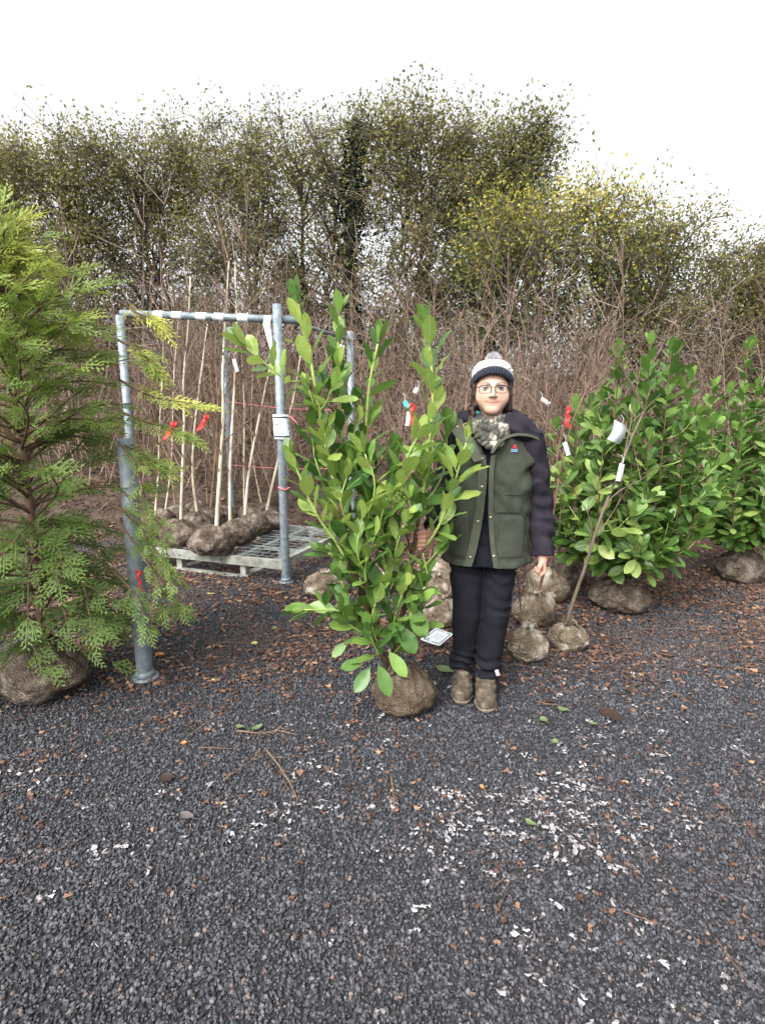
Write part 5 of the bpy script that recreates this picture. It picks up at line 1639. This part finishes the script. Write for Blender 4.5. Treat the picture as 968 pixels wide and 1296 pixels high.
def skin_col(V):
    c = np.tile(A(.6, .39, .295), (len(V), 1))
    q = V - HC
    g = lambda cx, cy_, cz, r, p=1: np.exp(-(((q[:, 0] - cx) ** 2 + (q[:, 1] - cy_) ** 2 + (q[:, 2] - cz) ** 2) / r ** 2) ** p)
    for s in (-1, 1): c += g(s * .045, -.075, -.04, .022)[:, None] * A(.03, -.045, -.035)
    c += g(0, -.12, -.034, .013)[:, None] * A(.02, -.05, -.04)
    zc_ = -.0662 + .0105 * (q[:, 0] / .033) ** 2
    lip = np.exp(-((q[:, 2] - zc_) / np.maximum(.0085 * (1 - .8 * (q[:, 0] / .034) ** 2), .001)) ** 4) * (np.abs(q[:, 0]) < .033) * (q[:, 1] < -.07)
    c = c * (1 - .85 * lip[:, None]) + A(.5, .2, .175) * .85 * lip[:, None]
    line = np.exp(-((q[:, 2] - zc_) / .0018) ** 2) * (np.abs(q[:, 0]) < .0355) * (q[:, 1] < -.07)
    c = c * (1 - .55 * line[:, None]) + A(.2, .07, .06) * .55 * line[:, None]
    hand = (V[:, 2] < .95) & (np.abs(V[:, 0]) > .2)
    c[hand] = A(.52, .27, .2)
    return c
body = b.build('body', M['skin'], per, skin_col)

# eyes, brows, lashes
for s in (-1, 1):
    V, T = ICO4
    P = V * .0122
    fw = V[:, 1] * -1
    r_ = np.sqrt(V[:, 0] ** 2 + (V[:, 2]) ** 2)
    col = np.tile(A(.5, .46, .44), (len(V), 1)); ir = (fw > 0) & (r_ < .56); pu = (fw > 0) & (r_ < .27)
    col[ir] = A(.03, .034, .036); col[pu] = A(.008, .008, .008)
    o = link('eye', np_mesh('eye', P, None, T, M['eye'], vcol=col), per); o.location = HC + A(s * .0355, -.0815, 0)
    m = MB(); m.tube(spline([HC + A(s * .0205, -.0905, -.001), HC + A(s * .0258, -.0945, .0045), HC + A(s * .037, -.094, .0055), HC + A(s * .050, -.085, .0005)], 9), [.001, .0018, .0022, .0026, .0026, .0026, .0022, .0018, .001], 5)
    m.build('eyelashes', M['specs'], per)
    m = MB(); m.tube(spline([HC + A(s * .0155, -.1005, .0185), HC + A(s * .03, -.0985, .0235), HC + A(s * .045, -.09, .023), HC + A(s * .056, -.079, .017)], 10), [.0014, .002, .0022, .0022, .0022, .002, .0018, .0015, .0012, .0008], 6)
    m.build('eyebrow', M['brow'], per)

# spectacles
gl = MB()
for s in (-1, 1):
    loop = []
    for t in np.linspace(0, 2 * math.pi, 28, endpoint=False):
        ex, ez = math.copysign(abs(math.cos(t)) ** .5, math.cos(t)) * .0262, math.copysign(abs(math.sin(t)) ** .55, math.sin(t)) * .0165
        x_ = s * .0358 + ex
        loop.append(HC + A(x_, -.1165 + 5.5 * (abs(x_) - .01) ** 2 * (abs(x_) > .01), -.0065 + ez))
    loop = np.array(loop)
    rr = np.where(loop[:, 2] > HC[2] - .004, 0.0026, .0015)
    gl.tube(loop, rr, 6, closed=True)
    gl.tube([HC + A(s * .062, -.101, .003), HC + A(s * .075, -.082, .005), HC + A(s * .08, -.02, .004), HC + A(s * .08, .03, -.004)], .0018, 6)
gl.tube(spline([HC + A(-.0095, -.1165, .001), HC + A(0, -.121, .004), HC + A(.0095, -.1165, .001)], 6), .0017, 6)
glo = gl.build('spectacles', M['specs'], per)
for s in (-1, 1):
    m = MB(); V = [HC + A(s * .0358, -.1145, -.0065)]
    for t in np.linspace(0, 2 * math.pi, 28, endpoint=False):
        ex, ez = math.copysign(abs(math.cos(t)) ** .5, math.cos(t)) * .0258, math.copysign(abs(math.sin(t)) ** .55, math.sin(t)) * .016
        x_ = s * .0358 + ex; V.append(HC + A(x_, -.1165 + 5.5 * (abs(x_) - .01) ** 2 * (abs(x_) > .01), -.0065 + ez))
    m.add(V, None, [[0, 1 + k, 1 + (k + 1) % 28] for k in range(28)]); m.build('lens', M['lens'], glo)

# hat: crown, ribbed cuff, pompom
def ring_surface(fn, nt_, nv):
    V = np.array([fn(2 * math.pi * i_ / nt_, j_ / (nv - 1)) for j_ in range(nv) for i_ in range(nt_)])
    Q = [[j_ * nt_ + i_, j_ * nt_ + (i_ + 1) % nt_, (j_ + 1) * nt_ + (i_ + 1) % nt_, (j_ + 1) * nt_ + i_] for j_ in range(nv - 1) for i_ in range(nt_)]
    return V, Q
def zb(t): return .012 - .04 * math.sin(t) - .002 + .012 * math.sin(t) ** 2          # sin t = -1 is the front
HX, HY = .0865, .106
def crown(t, v):
    a = v * math.pi / 2
    r_ = math.cos(a) ** .6 * (.93 + .13 * min(v * 7, 1))
    z0 = zb(t) + .028
    lump = .0022 * math.sin(t * 16 + 2.5 * math.sin(v * 14)) * math.cos(a) + .0012 * math.sin(v * 30)
    z = z0 + (.133 - z0) * math.sin(a) ** .9
    return HC + A(math.cos(t) * (HX + .004 + lump) * r_, .012 + .012 * v + math.sin(t) * (HY + .004 + lump) * r_, z)
V, Q = ring_surface(crown, 120, 40)
hat = link('hat', np_mesh('hat', V, Q, None, M['hat_white']), per)
tag(hat, 'white knitted bobble hat with dark cuff and grey pompom')
def cuff(t, v):
    rib = .0028 * math.cos(t * 46)
    bul = .0035 * math.sin(math.pi * min(max((v - .1) / .8, 0), 1)) ** .5
    o = (.0065 + bul + rib) if .06 < v < .94 else .0005
    z = zb(t) + .036 * min(max((v - .04) / .92, 0), 1)
    return HC + A(math.cos(t) * (HX + o), .012 + math.sin(t) * (HY + o), z)
V, Q = ring_surface(cuff, 460, 12)
link('cuff', np_mesh('cuff', V, Q, None, M['hat_navy']), hat)
pm = MB(); n = 1500
d = rnd_dirs(n); pc = HC + A(.005, .045, .134)
pm.add(ICO4[0] * .026 + pc, None, ICO4[1], .35)
pm.leaves(pc + d * .018, d + RNG.normal(size=(n, 3)) * .25, RNG.normal(size=(n, 3)), RNG.uniform(.018, .03, n), .003, RNG.random(n), fold=.1)
link('pompom', pm.mesh('pompom', M['fur'], True), hat)

# hair: framing locks and a plait over the shoulder
hr = SDF(HC - A(.13, .12, .24), HC + A(.13, .13, .06), .0035)
for s in (-1, 1):
    hr.chain([HC + A(s * .08, -.02, .03), HC + A(s * .083, -.018, -.03), HC + A(s * .08, -.01, -.09)], [.010, .012, .018], .01)
    hr.chain([HC + A(s * .078, .01, .0), HC + A(s * .08, .02, -.08), HC + A(s * .07, .035, -.14)], [.016, .018, .016], .012)
for k in range(7):
    hr.ell(HC + A(-.082 - .004 * k + .005 * (-1) ** k, -.03 - .008 * k, -.075 - .02 * k), (.016, .015, .015), .004)
hr.ell(HC + A(0, .06, -.06), (.085, .06, .09), .03)
hr.field(lambda F, x, y, z: F + .002 * np.sin(x * 420 + 9 * vnoise(x * 20, y * 20, z * 12)) + 0 * y)
hr.build('hair', M['hair'], per)

# jacket
JZ = [.70, .78, .95, 1.10, 1.20, 1.28, 1.325, 1.355, 1.385]
JX = [.012, .012, .015, .022, .028, .03, .03, .028, .025]
JY = [.005, .005, .008, .01, .01, .012, .015, .02, .02]
JRX = [.212, .205, .192, .186, .188, .178, .15, .11, .09]
JRY = [.152, .148, .136, .130, .130, .115, .10, .09, .08]
def jfront(x, z, off=0.0, p=2.4):
    X, Y_, RX, RY = [np.interp(z, JZ, q) for q in (JX, JY, JRX, JRY)]
    q = 1 - (np.abs(x - X) / (RX + off)) ** p
    return Y_ - (RY + off) * np.maximum(q, .0) ** (1 / p)
def cloth(x, y, z, amp=1.0):
    return amp * (.016 * (vnoise(x * 9 + 3, y * 9, z * 4.5) - .5) + .010 * (vnoise(x * 22, y * 22 + 5, z * 12) - .5) + .003 * (vnoise(x * 45, y * 45, z * 34) - .5))
GZ, GH, GXC = [.69, .8, .95, 1.1, 1.2, 1.27, 1.34, 1.4], [.062, .036, .017, .010, .010, .028, .06, .08], [-.012, -.008, -.004, 0, .0, -.002, .012, .02]
j = SDF((-.27, -.2, .68), (.29, .2, 1.41), .0048)
j.loft(JZ, JX, JY, JRX, JRY)
def jfold(F, x, y, z):
    diag = np.sin((z + .55 * np.abs(x)) * 62 + 9 * vnoise(x * 8 + 2, y * 8, z * 6)) * np.clip(vnoise(x * 7 + 11, y * 7, z * 5) - .35, 0, 1)
    arm = np.exp(-((np.abs(x - .02) - .16) / .06) ** 2) * np.exp(-((z - 1.16) / .12) ** 2)
    return F + cloth(x, y, z) - .004 * np.exp(-((z - .72) / .02) ** 2) + .02 * diag * (.4 + arm)
j.field(jfold)
j.field(lambda F, x, y, z: np.maximum(F, -(F + .011)))
j.field(lambda F, x, y, z: np.maximum(F, np.maximum(.708 - z + .01 * (np.abs(x) - .1) + 0 * y, z - 1.368 + 0 * x)))
j.field(lambda F, x, y, z: np.maximum(F, -np.maximum(np.abs(x - np.interp(z, GZ, GXC)) - np.interp(z, GZ, GH), y + .01)))
jk = j.build('jacket', M['olive'], per)
tag(jk, 'open olive jacket with navy sleeves')
f = SDF((-.24, -.17, .7), (.26, .18, 1.41), .006)
f.loft(JZ, JX, JY, [q - .026 for q in JRX], [q - .024 for q in JRY])
f.field(lambda F, x, y, z: F + cloth(x, y, z + 3, .7))
f.build('fleece', M['fleece'], per)

for (S, E_, W, sgn) in ((SHR, ELR, WRR, 1), (SHL, ELL, WRL, -1)):
    lo = np.minimum(np.minimum(S, E_), W) - .11; hi = np.maximum(np.maximum(S, E_), W) + .11
    sv = SDF(lo, hi, .0046)
    cf = W + unit(W - E_) * .012
    sv.chain([S + A(-.035 * sgn, .0, .012), S, (S * .5 + E_ * .5) + A(.006 * sgn, 0, 0), E_, (E_ + W) / 2, cf], [.054, .068, .06, .057, .054, .048], .03)
    dv = unit(cf - E_)
    def folds(F, x, y, z):
        t = z * 1.0 + .25 * x * sgn + .5 * y
        wr = np.sin(t * 95 + 9 * vnoise(x * 12, y * 12, z * 9)) * np.clip(vnoise(x * 10 + 7, y * 10, z * 7) - .3, 0, 1)
        near = np.exp(-((z - E_[2]) / .13) ** 2) + .55 * np.exp(-((z - W[2] - .06) / .08) ** 2)
        return F + cloth(x, y, z, 1.0) + .02 * wr * (near + .15)
    sv.field(folds)
    cut = cf
    sv.field(lambda F, x, y, z: np.maximum(F, (x - cut[0]) * dv[0] + (y - cut[1]) * dv[1] + (z - cut[2]) * dv[2] - .004))
    # hollow at the cuff
    sv.cap(cut - dv * .03, cut + dv * .03, .036, .038, .004, 's')
    sv.build('sleeve', M['navy'], jk)

# hood and collar lying on the shoulders
hd = SDF((-.27, -.2, 1.22), (.3, .22, 1.5), .0046)
hd.chain([(-.12, .03, 1.365), (-.07, .095, 1.385), (.03, .115, 1.395), (.12, .09, 1.385), (.15, .03, 1.365)], [.04, .05, .055, .05, .042], .03)
hd.chain([(.115, .0, 1.405), (.15, -.035, 1.365), (.215, -.045, 1.325)], [.036, .042, .026], .03)
hd.chain([(.09, -.06, 1.40), (.12, -.075, 1.35), (.17, -.07, 1.315)], [.03, .035, .02], .03)
hd.chain([(-.085, -.0, 1.41), (-.12, -.03, 1.40), (-.145, -.03, 1.38)], [.032, .034, .03], .025)
hd.field(lambda F, x, y, z: F + cloth(x, y, z, 1.0) + .003 * np.sin(z * 130 + x * 60 + 8 * vnoise(x * 14, y * 14, z * 14)))
hd.build('hood', M['navy'], jk)

def strip(pts, width_vec, th, name, mat, parent, n_=18):
    """flat band with thickness along a curve"""
    P = spline(np.array(pts, float), n_)
    W_ = np.asarray(width_vec, float)
    if W_.ndim == 1: W_ = np.repeat(W_[None], n_, 0)
    else: W_ = spline(W_, n_)
    tn = unit(np.gradient(P, axis=0)); nn = unit(np.cross(W_, tn))
    nn = np.where((nn[:, 1:2] > 0), -nn, nn)
    V = np.concatenate([P - W_ / 2, P + W_ / 2, P + W_ / 2 + nn * th, P - W_ / 2 + nn * th])
    Q = []
    for k in range(n_ - 1):
        for a_ in range(4):
            b_ = (a_ + 1) % 4
            Q.append([a_ * n_ + k, a_ * n_ + k + 1, b_ * n_ + k + 1, b_ * n_ + k])
    Q += [[0, n_, 2 * n_, 3 * n_], [n_ - 1, 4 * n_ - 1, 3 * n_ - 1, 2 * n_ - 1]]
    m = MB(); m.add(V, Q)
    return m.build(name, mat, parent, smooth=False)
zs = np.linspace(.715, 1.235, 9)
for sgn, wd in ((-1, .040), (1, .022)):
    pts = [A(np.interp(z, GZ, GXC) + sgn * (np.interp(z, GZ, GH) + wd / 2 - .006), 0, z) for z in zs]
    for p_ in pts: p_[1] = jfront(p_[0], p_[2]) - .007
    pk = strip(pts, (wd, .003 * sgn, 0), .006, 'placket', M['olive_trim'], jk, 24)
    for zz2 in ((.76, .93, 1.09, 1.22) if sgn < 0 else (.77, .95)):
        x_ = np.interp(zz2, GZ, GXC) + sgn * (np.interp(zz2, GZ, GH) + wd / 2 - .006)
        m = MB(); c_ = A(x_, jfront(x_, zz2) - .014, zz2); m.tube([c_ + A(0, .004, 0), c_, c_ - A(0, .0025, 0)], [.0062, .0062, .004], 10); m.build('stud', M['metal'], pk)
# turned-back collar flap on the held-stem side, and trim under the hood on the other
pk = strip([(-.165, -.055, 1.405), (-.135, -.105, 1.345), (-.085, -.14, 1.275), (-.045, -.15, 1.21)], [(.052, .03, .035), (.055, .02, .03), (.05, .008, .025), (.035, 0, .012)], .008, 'collar_flap', M['olive_trim'], jk, 20)
for q in ((-.143, -.1, 1.362), (-.083, -.152, 1.272)):
    m = MB(); m.tube([A(*q), A(*q) - A(0, .006, 0)], [.0062, .004], 10); m.build('stud', M['metal'], pk)
m = MB(); m.tube(spline([(-.118, -.125, 1.372), (-.105, -.135, 1.35), (-.095, -.13, 1.36), (-.1, -.122, 1.378), (-.118, -.125, 1.372)], 16), .004, 6); m.build('collar_loop', M['bark_tan'], jk)
strip([(.012, -.152, 1.245), (.05, -.142, 1.3), (.11, -.118, 1.327), (.17, -.098, 1.325), (.225, -.068, 1.305)], [(.014, 0, .004), (.012, 0, -.006), (.004, 0, -.012), (.004, 0, -.012), (.003, 0, -.01)], .008, 'collar_trim', M['olive_trim'], jk, 24)

def panel(x0, x1, z0, z1, name, mat, parent, rnd=.03, off=.006, nx_=16, nz_=16, inset=0):
    V = []
    for k in range(nz_):
        for i_ in range(nx_):
            u, v = i_ / (nx_ - 1), k / (nz_ - 1)
            x_, z_ = x0 + (x1 - x0) * u, z0 + (z1 - z0) * v
            edge = min(u, 1 - u, v, 1 - v)
            V.append(A(x_, jfront(x_, z_) - (off if edge > 0 else -.004) - .004 * (float(vnoise(x_ * 22, 1, z_ * 18)) - .5), z_))
    Q = [[k * nx_ + i_, k * nx_ + i_ + 1, (k + 1) * nx_ + i_ + 1, (k + 1) * nx_ + i_] for k in range(nz_ - 1) for i_ in range(nx_ - 1)]
    m = MB(); m.add(V, Q); return m.build(name, mat, parent)
panel(.055, .185, .745, .965, 'pocket', M['olive'], jk, off=.009)
panel(-.175, -.075, .745, .965, 'pocket', M['olive'], jk, off=.009)
sm_ = MB(); sm_.tube(spline([A(x_, jfront(x_, z_) - .011, z_) for (x_, z_) in ((.045, .972), (.09, .974), (.14, .972), (.172, .955), (.186, .92), (.188, .86))], 14), .0022, 5); sm_.build('seam', M['seam'], jk)
sm_ = MB(); sm_.tube(spline([A(x_, jfront(x_, z_) - .005, z_) for (x_, z_) in ((.05, 1.055), (.1, 1.052), (.16, 1.05))], 10), .0018, 5); sm_.build('seam', M['seam'], jk)
# chest emblem: red shape over small pale blue wavy lettering
ex, ez = .115, 1.262
ey = lambda x_, z_: jfront(x_, z_) - .0055
m = MB(); m.tube([A(ex + .003, ey(ex, ez + .012) + .002, ez + .013), A(ex + .003, ey(ex, ez + .012) - .0015, ez + .013)], [.0085, .0075], 9)
m.tube([A(ex - .007, ey(ex, ez) - .0005, ez + .005), A(ex + .013, ey(ex, ez) - .0005, ez + .006)], [.0035, .003], 6); m.build('emblem', plain('emblem_red', (.42, .03, .03), .7), jk)
m = MB()
for q, zz2 in enumerate((ez - .002, ez - .0095)):
    m.tube([A(ex - .014 + k * .0042, ey(ex, zz2) - .001, zz2 + .0018 * math.sin(k * 2.2 + q)) for k in range(8)], .0021, 5)
m.build('emblem_lettering', plain('emblem_blue', (.25, .42, .6), .7), jk)

# scarf: chunky plaited loops
sc_root = None
def plait_loop(rx, ry, zbk, zfr, yc, r_, tw, name, parent, n_=150):
    m = MB(); t = np.linspace(0, 2 * math.pi, n_, endpoint=False)
    z = zbk + (zfr - zbk) * (.5 - .5 * np.sin(t)) ** 1.4
    P = np.stack([HC[0] + np.cos(t) * rx * (1 + .05 * np.sin(3 * t)), yc + np.sin(t) * ry, z + .006 * np.sin(5 * t + rx * 90)], 1)
    tn = unit(np.roll(P, -1, 0) - np.roll(P, 1, 0)); up = np.repeat(A(0, 0, 1)[None], n_, 0); s1 = unit(np.cross(tn, up)); u1 = np.cross(s1, tn)
    for q in range(3):
        ph = tw * t + q * 2.094
        m.tube(P + s1 * (np.cos(ph) * r_ * .85)[:, None] + u1 * (np.sin(2 * ph) * .5 * r_ + np.sin(ph) * r_ * .5)[:, None], r_ * (1 + .16 * np.sin(t * 37 + q)), 8, closed=True)
    return m.build(name, M['scarf'], parent)
sc = plait_loop(.074, .078, 1.425, 1.385, .0, .0125, 9, 'scarf', per)
tag(sc, 'chunky mottled cream and charcoal knitted scarf')
plait_loop(.092, .098, 1.42, 1.352, -.005, .0145, 10, 'scarf_loop', sc)
plait_loop(.086, .108, 1.415, 1.318, -.012, .0145, 9, 'scarf_loop', sc)
plait_loop(.062, .112, 1.405, 1.282, -.014, .0135, 9, 'scarf_loop', sc)
m = MB(); m.tube(spline([HC + A(-.06, -.045, -.112), HC + A(-.066, -.02, -.108), HC + A(-.066, .01, -.105)], 6), .010, 8); m.build('inner_collar', M['teal_cloth'], per)

# trousers
LL = [(-.085, .012, .80), (-.078, .0, .62), (-.074, -.012, .43), (-.078, .03, .25), (-.083, .045, .105)]
RL = [(.087, .012, .80), (.078, .0, .62), (.066, -.02, .43), (.046, -.012, .25), (.03, -.01, .085)]
tr = SDF((-.21, -.16, .06), (.21, .17, .95), .0048)
tr.ell((.004, .012, .84), (.165, .12, .14), .02)
for pl in (LL, RL): tr.chain(pl, [.09, .08, .068, .063, .061], .008)
def tfold(F, x, y, z):
    w1 = np.sin(z * 115 + 2.6 * x / .1 + 10 * vnoise(x * 11, y * 11, z * 8)) * np.clip(vnoise(x * 8 + 3, y * 8, z * 6 + 2) - .28, 0, 1)
    near = np.exp(-((z - .44) / .085) ** 2) + 1.2 * np.exp(-((z - .14) / .07) ** 2) + .5 * np.exp(-((z - .7) / .06) ** 2) + .15
    return F + cloth(x, y, z + 5, .9) + .026 * w1 * near
tr.field(tfold)
tr.field(lambda F, x, y, z: np.maximum(F, np.where(x < -.025, .098, .08) - z + 0 * y))
tro = tr.build('trousers', M['denim'], per)
m = MB(); m.box((.083, -.075, .152), (.018, .006, .03), axes=np.array(Matrix.Rotation(.35, 3, 'Y'))); m.build('side_tag', plain('trouser_tag', (.5, .36, .38), .7), tro, smooth=False)
# belt line / fly seam
m = MB(); m.tube(spline([(.0, -.108, .74), (.0, -.09, .70), (.001, -.07, .66)], 6), .002, 5); m.build('seam', M['seam'], tro)

# boots
for (ak, toe) in ((A(-.078, .052, 0), A(-.093, -.148, 0)), (A(.03, .0, 0), A(.026, -.212, 0))):
    fd = unit(toe - ak); L_ = np.linalg.norm(toe - ak); sd = A(-fd[1], fd[0], 0)
    lo = np.minimum(ak, toe) - A(.09, .09, .02); hi = np.maximum(ak, toe) + A(.09, .09, .22)
    bt = SDF(lo, hi, .0042)
    at = lambda f_, z_: ak + fd * L_ * f_ + A(0, 0, z_)
    bt.chain([at(-.2, .05), at(.25, .05), at(.62, .042), at(.8, .036)], [.042, .044, .048, .042], .025)
    bt.chain([at(.02, .06), at(.0, .165)], [.048, .052], .03)
    bt.chain([at(.08, .1), at(.45, .07)], [.04, .036], .03)
    bt.field(lambda F, x, y, z: F + .006 * (vnoise(x * 34, y * 34, z * 30) - .5) + .003 * np.sin(z * 210 + y * 60) * (z > .06))
    bt.field(lambda F, x, y, z: np.maximum(F, .018 - z + 0 * x + 0 * y))
    bo = bt.build('boot', M['boot'], per)
    so = SDF(lo, hi, .0042)
    so.chain([at(-.2, .03), at(.25, .03), at(.62, .03), at(.8, .03)], [.046, .045, .051, .045], .02)
    so.field(lambda F, x, y, z: np.maximum(np.maximum(F, z - .024 + 0 * x), .002 - z))
    so.build('sole', M['sole'], bo)
    for k in range(4):
        f_ = .18 + .1 * k; z_ = .132 - .017 * k
        m = MB(); m.tube(spline([at(f_, z_ - .016) - sd * .034, at(f_ + .03, z_ + .002), at(f_, z_ - .016) + sd * .034], 8), .0035, 5); m.build('lace', M['lace'], bo)
